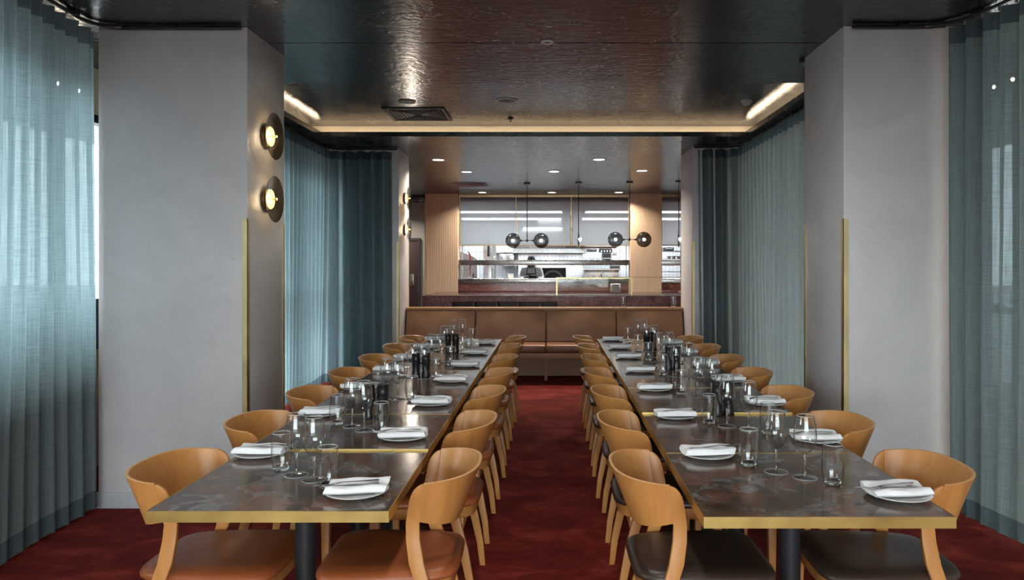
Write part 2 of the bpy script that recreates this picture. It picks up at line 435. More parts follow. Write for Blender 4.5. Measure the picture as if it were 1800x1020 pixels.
# lower ceiling with the rectangular tray opening
TX0, TX1, TY0, TY1 = -2.64, 2.21, 5.87, 8.34
cg = .006
def slabs():
    mb = MB()
    for (a, b_, c, d) in ((-5.6, 5.6, -4.6, 4.81-cg*2), (-5.6, 5.6, 4.81, TY0), (-5.6, TX0-.18, TY0, TY1+.18), (TX1+.18, 5.6, TY0, TY1+.18), (-5.6, 5.6, TY1+.18, 15.35)):
        mb.box(a, b_, c, d, CEIL, CEIL+.052)
    # trough with a standing lip around three sides of the tray
    mb.box(TX0-.18, TX0, TY0, TY1+.18, CEIL, CEIL+.008); mb.box(TX1, TX1+.18, TY0, TY1+.18, CEIL, CEIL+.008); mb.box(TX0, TX1, TY1, TY1+.18, CEIL, CEIL+.008)
    mb.box(TX0-.012, TX0, TY0, TY1+.012, CEIL+.008, CEIL+.052); mb.box(TX1, TX1+.012, TY0, TY1+.012, CEIL+.008, CEIL+.052); mb.box(TX0, TX1, TY1, TY1+.012, CEIL+.008, CEIL+.052)
    return mb
ceiling = struct('ceiling', slabs(), M['ceiling'], smooth=False)
RI = .18
o = struct('trim_1', MB().box(TX0-RI-.05, TX1+RI+.05, TY0-.05, TY1+RI+.05, 3.11, 3.16), M['ceiling'], smooth=False)
o['label'] = 'raised dark glossy ceiling tray between the pillars'
ris = MB()
ris.box(TX0-RI-.05, TX1+RI+.05, TY1+RI, TY1+RI+.05, 3.012, 3.11)
ris.box(TX0-RI-.05, TX0-RI, TY0, TY1+RI, 3.012, 3.11); ris.box(TX1+RI, TX1+RI+.05, TY0, TY1+RI, 3.012, 3.11)
ris.box(TX0-RI-.05, TX1+RI+.05, TY0-.05, TY0, 3.012, 3.11)
struct('trim_2', ris, M['cove_paint'], smooth=False)['label'] = 'upstand around the raised ceiling tray lit by the cove'
led = empty('cove_light', (0, TY1+.07, 2.972), 'warm light strip hidden in the cove around the raised ceiling tray', 'light strip')
MB().box(TX0-.07, TX1+.07, TY1+.055, TY1+.075, 2.970, 2.978).build('led_strip', M['led'], led)
MB().box(TX0-.075, TX0-.055, TY0+.02, TY1+.05, 2.970, 2.978).build('led_strip', M['led'], led)
MB().box(TX1+.055, TX1+.075, TY0+.02, TY1+.05, 2.970, 2.978).build('led_strip', M['led'], led)
# roof slab over everything keeps the daylight out
struct('trim_3', MB().box(-5.8, 5.8, -4.8, 21.2, 3.3, 3.4), M['grey_paint'], smooth=False)['label'] = 'slab above the suspended ceiling'

# left window wall
WIN = ((.3, 1.9), (2.3, 3.9), (4.3, 5.9), (6.3, 7.9), (8.2, 9.3))
def window_wall(X, T, wins, name, sill=.86, head=2.62, bar=True):
    mb = MB(); x0, x1 = (X-T, X) if X < 0 else (X, X+T)
    mb.box(x0, x1, -4.6, 9.7, 0, .1); mb.box(x0, x1, -4.6, 9.7, head, 3.3); sill0 = sill
    for (a, b_) in wins:
        sl = sill0 if a < 6 else .1
        if sl > .1: mb.box(x0, x1, a, b_, .1, sl)
    ed = [-4.6]+[q for w_ in wins for q in w_]+[9.7]
    for i in range(0, len(ed), 2): mb.box(x0, x1, ed[i], ed[i+1], .1, head)
    struct(name, mb, M['cream_wall'], smooth=False)
    for i, (a, b_) in enumerate(wins):
        wn = 'window_%d' % (i+1 + (10 if X > 0 else 0))
        f = MB(); xc = (x0+x1)/2; sill = sill0 if a < 6 else .1
        f.box(xc-.04, xc+.04, a, b_, sill, sill+.04); f.box(xc-.04, xc+.04, a, b_, 1.14, 1.24 if bar else 1.19); f.box(xc-.04, xc+.04, a, b_, head-.06, head)
        f.box(xc-.04, xc+.04, a, a+.05, sill+.04, head-.06); f.box(xc-.04, xc+.04, b_-.05, b_, sill+.04, head-.06)
        wf = struct(wn, f, M['black_metal'])
        MB().box(xc-.004, xc+.004, a+.05, b_-.05, 1.24 if bar else 1.19, head-.06).build('pane', M['pane'], wf)
        MB().box(xc-.004, xc+.004, a+.05, b_-.05, sill+.04, 1.14).build('pane' if sill < .5 else 'lower_panel', M['pane'] if sill < .5 else M['dark_panel'], wf)
        mu = (a+b_)/2
        MB().box(xc-.03, xc+.03, mu-.02, mu+.02, 1.24, head-.06).build('mullion', M['black_metal'], wf)
window_wall(-3.40, .12, WIN, 'wall_left')
window_wall(3.30, .12, ((1.8, 4.0), (5.2, 9.2)), 'wall_right', sill=.10, head=2.85, bar=False)
p_ = MB().box(-3.40, -3.37, -4.6, 6.2, 0, .86); o = p_.build('baseboard_left', M['bench_wood']); o['kind'] = 'structure'
# unseen neighbouring wall, put in to dim daylight at the right windows
o = struct('light_block_wall_right', MB().box(8.5, 8.7, -12, 9.55, -.3, 7.0), M['block_wall'], smooth=False)
# far zone walls
struct('wall_rear_left', MB().box(-5.6, -2.87, 9.62, 9.74, 0, CEIL), M['wall_plaster'], smooth=False)
struct('wall_rear_right', MB().box(2.67, 5.6, 9.62, 9.74, 0, CEIL), M['wall_plaster'], smooth=False)
struct('wall_side_left', MB().box(-5.7, -5.6, 9.6, 21, 0, 3.3), M['wall_plaster'], smooth=False)
struct('wall_side_right', MB().box(5.6, 5.7, 9.6, 21, 0, 3.3), M['wall_plaster'], smooth=False)
# grey wall with dark door beyond the counter, at left
struct('wall_far', MB().box(-5.6, -2.66, 17.2, 17.32, 0, 3.3), M['wall_plaster'], smooth=False)
struct('ceiling_far', MB().box(-5.6, -2.66, 15.35, 17.2, CEIL, CEIL+.05), M['ceiling'], smooth=False)
dr = MB().box(-3.95, -3.16, 17.14, 17.2, 0, 2.04); door = struct('door_1', dr, M['maroon'], bevel=.004)
door['label'] = 'dark swing door in the grey wall behind the left pillar'
fr = MB().box(-4.02, -3.95, 17.12, 17.2, 0, 2.1).box(-3.16, -3.10, 17.12, 17.2, 0, 2.1).box(-3.95, -3.16, 17.12, 17.2, 2.04, 2.1)
fr.build('door_frame', M['dark_panel'], door)
MB().box(-3.33, -3.24, 17.125, 17.14, .98, 1.26).build('push_plate', M['steel'], door, bevel=.02)
# rear wall behind the camera with a wide glazed opening
mb = MB().box(-5.6, -2.8, -4.72, -4.6, 0, 3.3).box(2.8, 5.6, -4.72, -4.6, 0, 3.3).box(-2.8, 2.8, -4.72, -4.6, 2.7, 3.3).box(-2.8, 2.8, -4.72, -4.6, 0, .12)
struct('wall_back', mb, M['cream_wall'], smooth=False)
wf = struct('window_30', MB().box(-2.8, 2.8, -4.68, -4.62, .12, .2).box(-2.8, 2.8, -4.68, -4.62, 2.62, 2.7), M['black_metal'])
for i in range(4):
    MB().box(-2.8+1.4*i+.03, -1.4+1.4*i-.03, -4.655, -4.647, .2, 2.62).build('pane', M['pane'], wf)
for i in range(5):
    MB().box(-2.83+1.4*i, -2.77+1.4*i, -4.68, -4.62, .2, 2.62).build('mullion', M['black_metal'], wf)

# ------------------------------------------------------------------ pillars
def pillar(x0, x1, y0, y1, inner, label):
    p = empty('pillar', ((x0+x1)/2, y0, 0), label, None, None); p['kind'] = 'structure'
    del_ = p.keys()
    MB().box(x0, x1, y0, y1, 0, CEIL).build('shaft', M['plaster'], p, bevel=.004)
    t = .012
    MB().box(x0-t, x1+t, y0-t, y1+t, 0, .098).build('baseboard', M['skirting'], p, bevel=.003)
    xi = x1 if inner > 0 else x0; s = inner; bt = .003; wd = .03
    for yy, sy in ((y0, -1), (y1, 1)):
        g = MB()
        xa, xb = sorted((xi-s*wd, xi+s*bt)); ya, yb = sorted((yy, yy+sy*bt)); g.box(xa, xb, ya, yb, .098, 1.78)
        xa, xb = sorted((xi, xi+s*bt)); ya, yb = sorted((yy+sy*bt, yy-sy*wd)); g.box(xa, xb, ya, yb, .098, 1.78)
        g.build('corner_guard', M['brass_pale'], p, smooth=False)
    return p
pillar(-2.79, -1.874, 4.48, 5.10, 1, 'pale plaster pillar with brass corner guard, nearest on the left')
pillar(-2.86, -1.944, 9.25, 9.91, 1, 'far left pale plaster pillar beside the leather banquette')
pillar(1.787, 2.70, 4.46, 5.15, -1, 'pale plaster pillar with brass corner guard, nearest on the right')
pillar(1.75, 2.65, 9.07, 9.87, -1, 'far right pale plaster pillar beside the leather banquette')

# ------------------------------------------------------------------ curtains
def resample(path, step):
    pts = [Vector((p[0], p[1])) for p in path]; out = [pts[0]]; acc = 0
    for a, b_ in zip(pts, pts[1:]):
        L = (b_-a).length
        if L == 0: continue
        t = step-acc
        while t <= L: out.append(a+(b_-a)*(t/L)); t += step
        acc = (acc+L) % step if t != step else acc+L
        acc = L-(t-step)
    return out
def rounded(path, r, n=6):
    out = [Vector(path[0])]
    for i in range(1, len(path)-1):
        a, b_, c = Vector(path[i-1]), Vector(path[i]), Vector(path[i+1])
        p0 = b_+(a-b_).normalized()*r; p2 = b_+(c-b_).normalized()*r
        for k in range(n+1):
            t = k/n; out.append(p0*(1-t)**2+b_*2*t*(1-t)+p2*t*t)
    out.append(Vector(path[-1])); return out
def curtain(path, r, wl, amp, label, seed, ztop=2.915, zbot=.025, fab='sheer'):
    rnd = random.Random(seed); pts = resample(rounded(path, r), .010); n = len(pts)
    nrm = []
    for i in range(n):
        d = (pts[min(i+3, n-1)]-pts[max(i-3, 0)]).normalized(); nrm.append(Vector((-d.y, d.x)))
    ph = [0]; k = 0
    for i in range(1, n):
        if i % 12 == 0: k = rnd.uniform(-.16, .16)
        ph.append(ph[-1]+2*PI*.010/(wl*(1+k)))
    ph2 = [rnd.uniform(0, 6.28) for _ in range(6)]
    wob = [rnd.uniform(-1, 1) for _ in range(6)]
    def P(i, z):
        t = (ztop-z)/(ztop-zbot); s_ = i*.010
        a = amp*(1-.25*t)
        sn = math.sin(ph[i]+t*.8*math.sin(s_*2.1+ph2[0])); off = a*(sn*(.72+.28*abs(sn)))
        off += t*.022*math.sin(s_*5.3+ph2[1]+t*1.3)+t*.018*math.sin(s_*2.2+ph2[2])
        sh = t*.02*math.sin(s_*3.1+ph2[3])
        p = pts[i]+nrm[i]*off
        d = Vector((nrm[i].y, -nrm[i].x)); p = p+d*sh
        zz = z+ (.012*math.sin(ph[i]+ph2[4]) if z < .15 else 0)
        return (p.x, p.y, zz)
    root = empty('curtain', (pts[n//2].x, pts[n//2].y, 0), label, 'curtain', 'teal sheer curtains')
    def band(name, z0, z1, rows, mat, out=0):
        mb = MB(); uv = []
        for j in range(rows+1):
            z = z0+(z1-z0)*j/rows
            for i in range(n):
                p = P(i, z); mb.v.append((p[0]+nrm[i].x*out, p[1]+nrm[i].y*out, p[2])); uv.append((i*.010*1.35+seed*3.7, z))
        for j in range(rows):
            for i in range(n-1):
                a = j*n+i; mb.f.append((a, a+1, a+n+1, a+n))
        mb.uv = uv
        return mb.build(name, mat, root, fix=False, ang=180)
    band('panel', zbot+.105, ztop-.10, 12, M[fab])
    band('heading_band', ztop-.10, ztop, 1, M['sheer_hem'])
    band('hem', zbot, zbot+.105, 1, M['sheer_hem'])
    return root
def rail(path, r, label, glide=None):
    pts = rounded(path, r, 8)
    root = empty('curtain_rail', (pts[0].x, pts[0].y, 2.93), label, 'curtain rail', 'black curtain rails')
    MB().tube([(p.x, p.y, 2.943) for p in pts], .011, 6).build('track', M['black_metal'], root)
    rs = resample(pts, .75)
    for p in rs[::1]:
        MB().box(p.x-.03, p.x+.03, p.y-.018, p.y+.018, 2.94, 2.958).build('bracket', M['black_metal'], root)
    g = MB()
    for p in resample(rounded(glide, r) if glide else pts, .125):
        g.box(p.x-.005, p.x+.005, p.y-.005, p.y+.005, 2.912, 2.936)
    o = g.build('glider', M['grey_paint'], root); o['kind'] = 'stuff'
    return root
pLF = [(-2.66, 2.3), (-2.66, 3.5), (-2.775, 4.0), (-2.80, 4.44)]
curtain(pLF, .25, .125, .034, 'teal sheer curtain hanging in front of the near left pillar', 1)
rail([(-2.66, 1.2), (-2.70, 3.5), (-2.78, 4.43), (-2.45, 4.445), (-1.9, 4.445)], .2, 'black curtain rail above the near left pillar', pLF)
pLR = [(-1.93, 5.16), (-2.72, 5.2), (-2.80, 6.0), (-2.83, 9.18), (-2.02, 9.19)]
curtain(pLR, .28, .14, .055, 'teal sheer curtain turning the corner behind the near left pillar', 2)
rail(pLR[:-1]+[(-1.95, 9.19)], .3, 'black curtain rail behind the near left pillar')
pRF = [(2.52, 2.3), (2.53, 3.7), (2.47, 4.2), (2.40, 4.40)]
curtain(pRF, .2, .13, .040, 'teal sheer curtain hanging in front of the near right pillar', 3)
rail([(2.52, 1.2), (2.5, 4.0), (2.4, 4.40), (2.2, 4.425), (1.83, 4.425)], .18, 'black curtain rail above the near right pillar', pRF)
pRR = [(1.80, 5.20), (2.28, 5.23), (2.36, 5.9), (2.34, 9.0), (1.80, 9.015)]
curtain(pRR, .25, .15, .075, 'teal sheer curtain turning the corner behind the near right pillar', 4, fab='sheer_backlit')
rail(pRR[:-1]+[(1.76, 9.015)], .25, 'black curtain rail behind the near right pillar')

# ------------------------------------------------------------------ wall sconces
def sconce(x, y, z, label):
    r = empty('wall_sconce', (x, y, z), label, 'wall lamp', 'disc sconces on the left pillars')
    MB().lathe([(.070, 0), (.075, .004), (.075, .022), (.068, .030)], (x, y, z), 32, 'x').build('backplate', M['bronze'], r)
    prof = [(.001, .045), (.06, .047), (.11, .052), (.149, .062), (.152, .064), (.152, .067), (.148, .066), (.11, .056), (.06, .051), (.001, .049)]
    MB().lathe(prof, (x, y, z), 40, 'x').build('glass_disc', M['amber'], r)
    prof = [(.001, .030)]+[(.055*math.sin(a), .034+.028*(1-math.cos(a))*.0+.0) for a in ()]+[(.060, .030), (.065, .036), (.060, .042), (.001, .044)]
    MB().lathe(prof, (x, y, z), 24, 'x').build('bulb', M['bulb'], r)
    MB().lathe([(.005, .044), (.007, .05), (.009, .066), (.007, .078), (.001, .08)], (x, y, z), 12, 'x').build('finial', M['brass_pale'], r)
    d = bpy.data.lights.new('sconce_light', 'POINT'); d.energy = 6; d.color = (1, .88, .74); d.shadow_soft_size = .05
    l = bpy.data.objects.new('sconce_light', d); COL.objects.link(l); l.parent = r; l.location = (.105, 0, 0)
sconce(-1.874, 4.76, 2.335, 'upper smoked disc sconce on the near left pillar')
sconce(-1.874, 4.76, 1.925, 'lower smoked disc sconce on the near left pillar')
sconce(-1.944, 9.58, 2.36, 'upper smoked disc sconce on the far left pillar')
sconce(-1.944, 9.58, 1.95, 'lower smoked disc sconce on the far left pillar')

# small lamps on the window walls, glimpsed through the sheers
for x, y, z, lb in ((-3.33, 4.92, 2.72, 'nearer lamp glimmering through the left front curtain'), (-3.33, 5.12, 2.72, 'farther lamp glimmering through the left front curtain'),
                    (3.24, 5.12, 2.80, 'nearer lamp glimmering through the right front curtain'), (3.24, 5.34, 2.80, 'farther lamp glimmering through the right front curtain')):
    q = empty('small_lamp', (x, y, z), lb, 'wall lamp', 'small lamps behind the sheers')
    s_ = -1 if x < 0 else 1
    MB().box(x+s_*.04-.012, x+s_*.04+.012, y-.03, y+.03, z-.04, z+.04).build('mount', M['bronze'], q)
    MB().tube([(x+s_*.04, y, z), (x, y, z)], .006).build('arm', M['bronze'], q)
    MB().lathe([(.001, -.016), (.010, -.012), (.014, 0), (.010, .012), (.001, .016)], (x, y, z), 14).build('bulb', M['bulb_strong'], q)

# ------------------------------------------------------------------ ceiling fittings
KL_LABEL = ['round white downlight nearest the far left pillar', 'round white downlight ahead of the right-hand pendants',
 'left downlight of the middle row of three before the kitchen', 'middle downlight of the middle row of three before the kitchen',
 'right downlight of the middle row of three before the kitchen', 'left downlight right above the kitchen screen',
 'middle downlight right above the kitchen screen', 'right downlight right above the kitchen screen']
for (x, y), lb in zip(KLAMPS, KL_LABEL):
    r = empty('downlight', (x, y, CEIL), lb, 'ceiling light', 'lit downlights before the kitchen')
    MB().lathe([(.078, 0), (.098, -.001), (.098, -.006), (.080, -.009), (.078, -.004)], (x, y, CEIL), 28).build('trim_ring', M['white_paint'], r)
    MB().lathe([(.077, 0), (.077, -.004), (.001, -.004)], (x, y, CEIL), 24).build('lens', M['down'], r)
def spot_fit(x, y, z, r, mat_ring, mat_in, name, label, cat, inner='lens'):
    q = empty(name, (x, y, z), label, cat)
    MB().lathe([(r*.78, 0), (r, -.001), (r, -.007), (r*.82, -.010), (r*.78, -.004)], (x, y, z), 36).build('trim_ring', mat_ring, q)
    MB().lathe([(r*.77, 0), (r*.77, -.004), (.02, -.005), (.001, -.012)], (x, y, z), 32).build(inner, mat_in, q)
spot_fit(-.445, 7.17, 3.11, .112, M['white_paint'], M['black_metal'], 'ceiling_speaker', 'round black speaker with a white ring in the raised ceiling tray', 'speaker', 'grille')
spot_fit(-1.43, 7.2, 3.11, .085, M['black_metal'], M['dark_panel'], 'recessed_spotlight', 'unlit dark round spotlight above the square air vent', 'ceiling light')
spot_fit(-.03, 4.78, CEIL, .043, M['white_paint'], M['steel'], 'unlit_ceiling_light', 'small round pale fitting on the ceiling joint above the aisle', 'ceiling sensor')  # small unlit ceiling light on the joint
q = empty('smoke_detector', (1.92, 7.18, 3.11), 'small white smoke detector in the right corner of the ceiling tray', 'smoke detector')
MB().lathe([(.055, 0), (.055, -.014), (.05, -.018)], (1.92, 7.18, 3.11), 24).build('base', M['white_paint'], q)
MB().lathe([(.042, -.018), (.042, -.034), (.03, -.044), (.001, -.045)], (1.92, 7.18, 3.11), 24).build('sensor_cap', M['white_paint'], q)
q = empty('sprinkler', (-.456, 8.05, 3.11), 'tiny dark sprinkler head near the far cove', 'sprinkler')
MB().lathe([(.035, 0), (.03, -.01), (.008, -.012), (.006, -.035)], (-.456, 8.05, 3.11), 16).build('body', M['black_metal'], q)
MB().lathe([(.001, -.035), (.018, -.036), (.018, -.039), (.001, -.039)], (-.456, 8.05, 3.11), 12).build('deflector', M['black_metal'], q)
def vent(x0, x1, y0, y1, z, label, m_, four=True):
    q = empty('air_vent', ((x0+x1)/2, y0, z), label, 'air vent', 'square ceiling air vents'); t = .035
    MB().box(x0, x1, y0, y0+t, z-.014, z).box(x0, x1, y1-t, y1, z-.014, z).box(x0, x0+t, y0+t, y1-t, z-.014, z).box(x1-t, x1, y0+t, y1-t, z-.014, z).build('frame', m_, q, bevel=.003)
    MB().box(x0+t, x1-t, y0+t, y1-t, z-.004, z-.002).build('backing', M['black_metal'], q)
    cx, cy_ = (x0+x1)/2, (y0+y1)/2; hw, hh = (x1-x0)/2-t, (y1-y0)/2-t
    K = 8
    for s in (-1, 1):
        for k in range(1, K):
            f = k/K; xx = cx+s*hw*f; hy = hh*f*.98
            MB().loft([[(xx, cy_-hy, z-.004), (xx+s*.014, cy_-hy, z-.020), (xx+s*.018, cy_-hy, z-.020), (xx+s*.004, cy_-hy, z-.004)],
                       [(xx, cy_+hy, z-.004), (xx+s*.014, cy_+hy, z-.020), (xx+s*.018, cy_+hy, z-.020), (xx+s*.004, cy_+hy, z-.004)]]).build('louvre', m_, q, smooth=False)
            yy = cy_+s*hh*f; hx = hw*f*.98
            MB().loft([[(cx-hx, yy, z-.004), (cx-hx, yy+s*.014, z-.020), (cx-hx, yy+s*.018, z-.020), (cx-hx, yy+s*.004, z-.004)],
                       [(cx+hx, yy, z-.004), (cx+hx, yy+s*.014, z-.020), (cx+hx, yy+s*.018, z-.020), (cx+hx, yy+s*.004, z-.004)]]).build('louvre', m_, q, smooth=False)
vent(-1.76, -1.11, 7.50, 8.13, 3.11, 'dark square air vent in the raised ceiling tray', M['dark_panel'])
vent(-1.80, -1.20, 13.1, 13.7, CEIL, 'pale square air vent in the far ceiling before the kitchen', M['grey_paint'])
q = empty('ac_unit', (-3.05, 16.0, CEIL), 'dark rectangular ceiling unit near the far grey wall', 'ceiling unit')  # black air-conditioning unit with a round vent
MB().box(-3.5, -2.75, 15.7, 16.3, CEIL-.09, CEIL).build('housing', M['black_metal'], q, bevel=.01)
MB().lathe([(.09, 0), (.08, -.03), (.001, -.035)], (-3.0, 15.95, CEIL-.09), 20).build('vent_cover', M['dark_panel'], q)

# ------------------------------------------------------------------ far room: timber piers, counters, screen
def pier(x0, x1, y0, label, guard=0):
    p = empty('timber_pier', ((x0+x1)/2, y0, 0), label, None); p['kind'] = 'structure'
    MB().box(x0, x1, y0+.012, y0+.34, 0, CEIL).build('core', M['slat_wood'], p)
    n = 18; st = (x1-x0)/n
    for k in range(n):
        MB().box(x0+k*st+.003, x0+(k+1)*st-.003, y0, y0+.013, 0, CEIL).build('slat', M['slat_wood'], p, smooth=False)
    if guard: MB().box(x0-.012, x0+.018, y0-.004, y0+.04, .098, 1.875).build('corner_guard', M['brass_pale'], p)
pier(-2.645, -1.965, 15.25, 'slatted timber pier at the left end of the kitchen opening', 1)
pier(1.645, 2.30, 15.25, 'slatted timber pier between the two kitchen openings')

# kitchen screen (frosted fluted glass over the pass)
def screen(x0, x1, xs, label):
    s = empty('glass_screen', ((x0+x1)/2, 15.4, 1.88), label, 'glass screen', 'frosted screens over the kitchen pass')
    z0, z1 = 1.875, 2.925; y0, y1 = 15.38, 15.42; t = .022
    MB().box(x0, x1, y0, y1, z0, z0+t).build('bottom_rail', M['copper_brass'], s)
    MB().box(x0, x1, y0, y1, z1-t, z1+.03).build('top_rail', M['copper_brass'], s)
    ed = [x0]+xs+[x1]
    for i, x in enumerate(ed):
        a = x if i == 0 else (x-t if i == len(ed)-1 else x-t/2)
        MB().box(a, a+t, y0, y1, z0+t, z1-t).build('upright', M['copper_brass'], s)
    for a, b_ in zip(ed, ed[1:]):
        MB().box(a+t, b_-t, y0+.018, y0+.019, z0+t, z1-t).build('pane', M['fluted'], s, smooth=False)
screen(-1.955, 1.64, [-.755, .413], 'three-panel frosted glass screen in brass frame over the pass')
screen(2.305, 4.4, [3.3], 'frosted glass screen right of the second timber pier')
MBh = MB().box(-2.66, 5.6, 15.35, 15.47, 2.95, 3.3); struct('wall_kitchen_head', MBh, M['grey_paint'])
struct('wall_kitchen_left', MB().box(-2.72, -2.60, 15.59, 20.2, 0, 3.3), M['kitchen_white'])
struct('wall_kitchen_back', MB().box(-2.72, 5.6, 19.2, 19.3, 0, 3.3), M['tiles'], smooth=False)
struct('ceiling_kitchen', MB().box(-2.66, 5.6, 15.47, 19.2, 2.80, 2.85), M['kitchen_ceiling'], smooth=False)
for i, (x, y, L, zc) in enumerate(KTUBES):
    q = empty('kitchen_tube', (x, y, zc), ['kitchen ceiling tube behind the left of the frosted screen', 'kitchen ceiling tube behind the right of the frosted screen', 'rear left kitchen ceiling tube behind the screen', 'rear right kitchen ceiling tube behind the screen'][i], 'ceiling light', 'kitchen ceiling tubes')
    MB().box(x-L/2, x+L/2, y-.10, y+.10, zc-.03, zc).build('housing', M['white_paint'], q)
    MB().box(x-L/2+.02, x+L/2-.02, y-.08, y+.08, zc-.06, zc-.03).build('diffuser', M['tube'], q)
    for xx in (x-L/2+.2, x+L/2-.2): MB().box(xx-.004, xx+.004, y-.004, y+.004, zc, 2.80).build('hanger', M['white_paint'], q)

# marble counter in front
c = empty('bar_counter', (1.4, 13.45, 0), 'long bar counter with dark veined marble front behind the banquette', 'counter')
MB().box(-2.39, 5.2, 13.45, 15.2, .88, .905).build('worktop', M['marble_dark'], c, bevel=.003)
MB().box(-2.39, 5.2, 13.45, 13.49, .795, .88).build('marble_fascia', M['marble_dark'], c)
MB().box(-2.39, -1.87, 13.49, 15.2, 0, .88).build('end_panel', M['marble_dark'], c)
MB().box(-2.39, -1.85, 13.45, 13.49, 0, .795).build('front_panel', M['marble_dark'], c)
MB().box(.10, 5.2, 13.45, 13.49, 0, .795).build('front_panel', M['marble_dark'], c)
MB().box(-1.87, 5.2, 13.95, 15.2, 0, .88).build('carcass', M['black_metal'], c)
for x in (-1.45, -1.02, -.62, -.22):
    MB().box(x-.012, x+.012, 13.49, 13.95, 0, .88).build('divider', M['dark_panel'], c)
MB().box(-1.87, .10, 13.50, 13.95, .45, .47).build('shelf', M['dark_panel'], c)
# the pass behind it
c = empty('kitchen_pass', (1.4, 15.27, 0), 'kitchen pass with red marble front and two steel shelves', 'kitchen counter')
for a, b_ in ((-1.965, 1.645), (2.30, 5.2)):
    MB().box(a, b_, 15.27, 15.31, .905, 1.09).build('marble_front', M['marble_red'], c)
    MB().box(a, b_, 15.24, 15.31, .905, .935).build('marble_ledge', M['marble_red'], c, bevel=.003)
    MB().box(a, b_, 15.30, 15.95, 0, 1.09).build('carcass', M['steel'], c)
    MB().box(a, b_, 15.262, 16.0, 1.09, 1.18).build('steel_worktop', M['steel_dull'], c, bevel=.003)
    MB().box(a, b_, 15.30, 15.75, 1.465, 1.575).build('heated_shelf', M['steel_dull'], c, bevel=.003)
    for x in (a+.05, b_-.05):
        MB().box(x-.014, x+.014, 15.6, 15.628, 1.18, 1.465).build('upright', M['steel'], c)
        MB().box(x-.014, x+.014, 15.6, 15.628, 1.575, 1.9).build('upright', M['steel'], c)

# glass display case on the counter
g = empty('display_case', (.8, 13.85, .905), 'low glass display case with brass frame on the marble counter', 'display case')
zt = 1.235
for a, b_, y0 in ((.083, 1.50, 13.80),):
    MB().box(a, b_, y0-.012, y0+.012, zt-.022, zt).build('front_bar', M['brass_pale'], g)
    MB().box(a, a+.024, y0-.012, y0+.012, .905, zt-.022).build('post', M['brass_pale'], g)
    MB().box(b_, b_+.024, y0-.012, y0+.012, .905, zt).build('post', M['brass_pale'], g)
    MB().box(b_, b_+.024, y0+.40, y0+.424, .905, zt-.022).build('post', M['brass_pale'], g)
    MB().box(a, a+.024, y0+.40, y0+.424, .905, zt-.022).build('post', M['brass_pale'], g)
    MB().box(a, b_+.024, y0+.40, y0+.424, zt-.022, zt).build('rear_bar', M['brass_pale'], g)
    MB().box(a+.024, b_, y0-.003, y0+.003, .905, zt-.022).build('front_pane', M['pane'], g)
    M['edge_glass'] = thin_glass('glass_shelf', (.72, .82, .74))
    MB().box(a, 3.6, y0-.02, y0+.43, zt, zt+.008).build('top_pane', M['edge_glass'], g)
    MB().box(2.9, 2.924, y0-.012, y0+.012, .905, zt).build('post', M['brass_pale'], g)

def plate_mb(r=.105):
    return MB().lathe([(.001, .001), (r*.55, 0), (r*.60, .002), (r*.92, .010), (r, .0145), (r*1.0, .0165), (r*.95, .0145), (r*.62, .0065), (r*.5, .0055), (.001, .0055)], (0,0,0), 40)
pl_me = None
def stack(x, y, z, n, r, label, grp):
    for i in range(n):
        o = plate_mb(r).build('plate', M['white_ceramic']) if i == 0 else proto.copy()
        if i: COL.objects.link(o)
        else: proto = o
        o.location = (x+random.uniform(-.004, .004), y, z+i*.0138)
        tag(o, ('plate %s of the tall white stack on the marble counter' % label(i)), 'plate', grp)
def pos(i, n):
    names = ['lowest', 'second lowest', 'third from the bottom', 'fourth from the bottom', 'fifth from the bottom', 'sixth from the bottom', 'seventh from the bottom',
             'sixth from the top', 'fifth from the top', 'fourth from the top', 'third from the top', 'second from the top', 'topmost']
    return names[i]
stack(1.30, 14.85, .906, 13, .118, lambda i: pos(i, 13), 'stacked plates on the marble counter')
for i in range(2):
    o = plate_mb(.11).build('plate', M['white_ceramic']); o.location = (2.66, 14.7, .906+i*.018)
    tag(o, ['lower', 'upper'][i]+' of two white plates on the counter by the far right pillar', 'plate', 'two plates at the counter end')

# pendants
def pendant(x, y, z, rz, label):
    r = empty('pendant_lamp', (x, y, z), label, 'pendant lamp', 'black pendants with smoked glass discs')
    MB().lathe([(.001, CEIL-z), (.06, CEIL-z), (.06, CEIL-z-.022), (.012, CEIL-z-.028)], (x, y, z), 24).build('canopy', M['black_metal'], r)
    MB().tube([(x, y, CEIL-.02), (x, y, z+.01)], .008, 8).build('rod', M['black_metal'], r)
    MB().lathe([(.001, -.026), (.018, -.018), (.026, 0), (.018, .018), (.001, .026)], (x, y, z), 16).build('joint', M['black_metal'], r)
    for s in (-1, 1):
        MB().tube([(x, y, z), (x+s*.085, y, z), (x+s*.09, y, z), (x+s*.125, y, z), (x+s*.14, y, z)], [.006, .006, .018, .018, .008], 10).build('arm', M['black_metal'], r)
        cx = x+s*.255
        MB().lathe([(.001, -.012), (.06, -.012), (.11, -.008), (.135, .004), (.137, .007), (.132, .008), (.11, -.002), (.06, -.007), (.001, -.007)], (cx, y, z), 40, 'y').build('glass_disc', M['smoke'], r)
        MB().lathe([(.001, -.040), (.015, -.036), (.025, -.020), (.026, -.004), (.020, .012), (.012, .02), (.001, .021)], (cx, y-.012, z), 20, 'y').build('bulb', M['bulb_white'], r)
    r.rotation_euler = (0, 0, rz); return r
pendant(-.449, 13.2, 1.918, 0, 'leftmost black pendant, its two smoked discs facing the tables')
pendant(.48, 13.1, 1.93, math.radians(89), 'second black pendant from the left, seen edge-on against the screen')
pendant(1.39, 13.0, 1.93, math.radians(2), 'black pendant with two smoked discs in front of the right timber pier')
pendant(2.25, 12.9, 1.925, math.radians(79), 'rightmost pendant, discs edge-on beside the far right pillar')

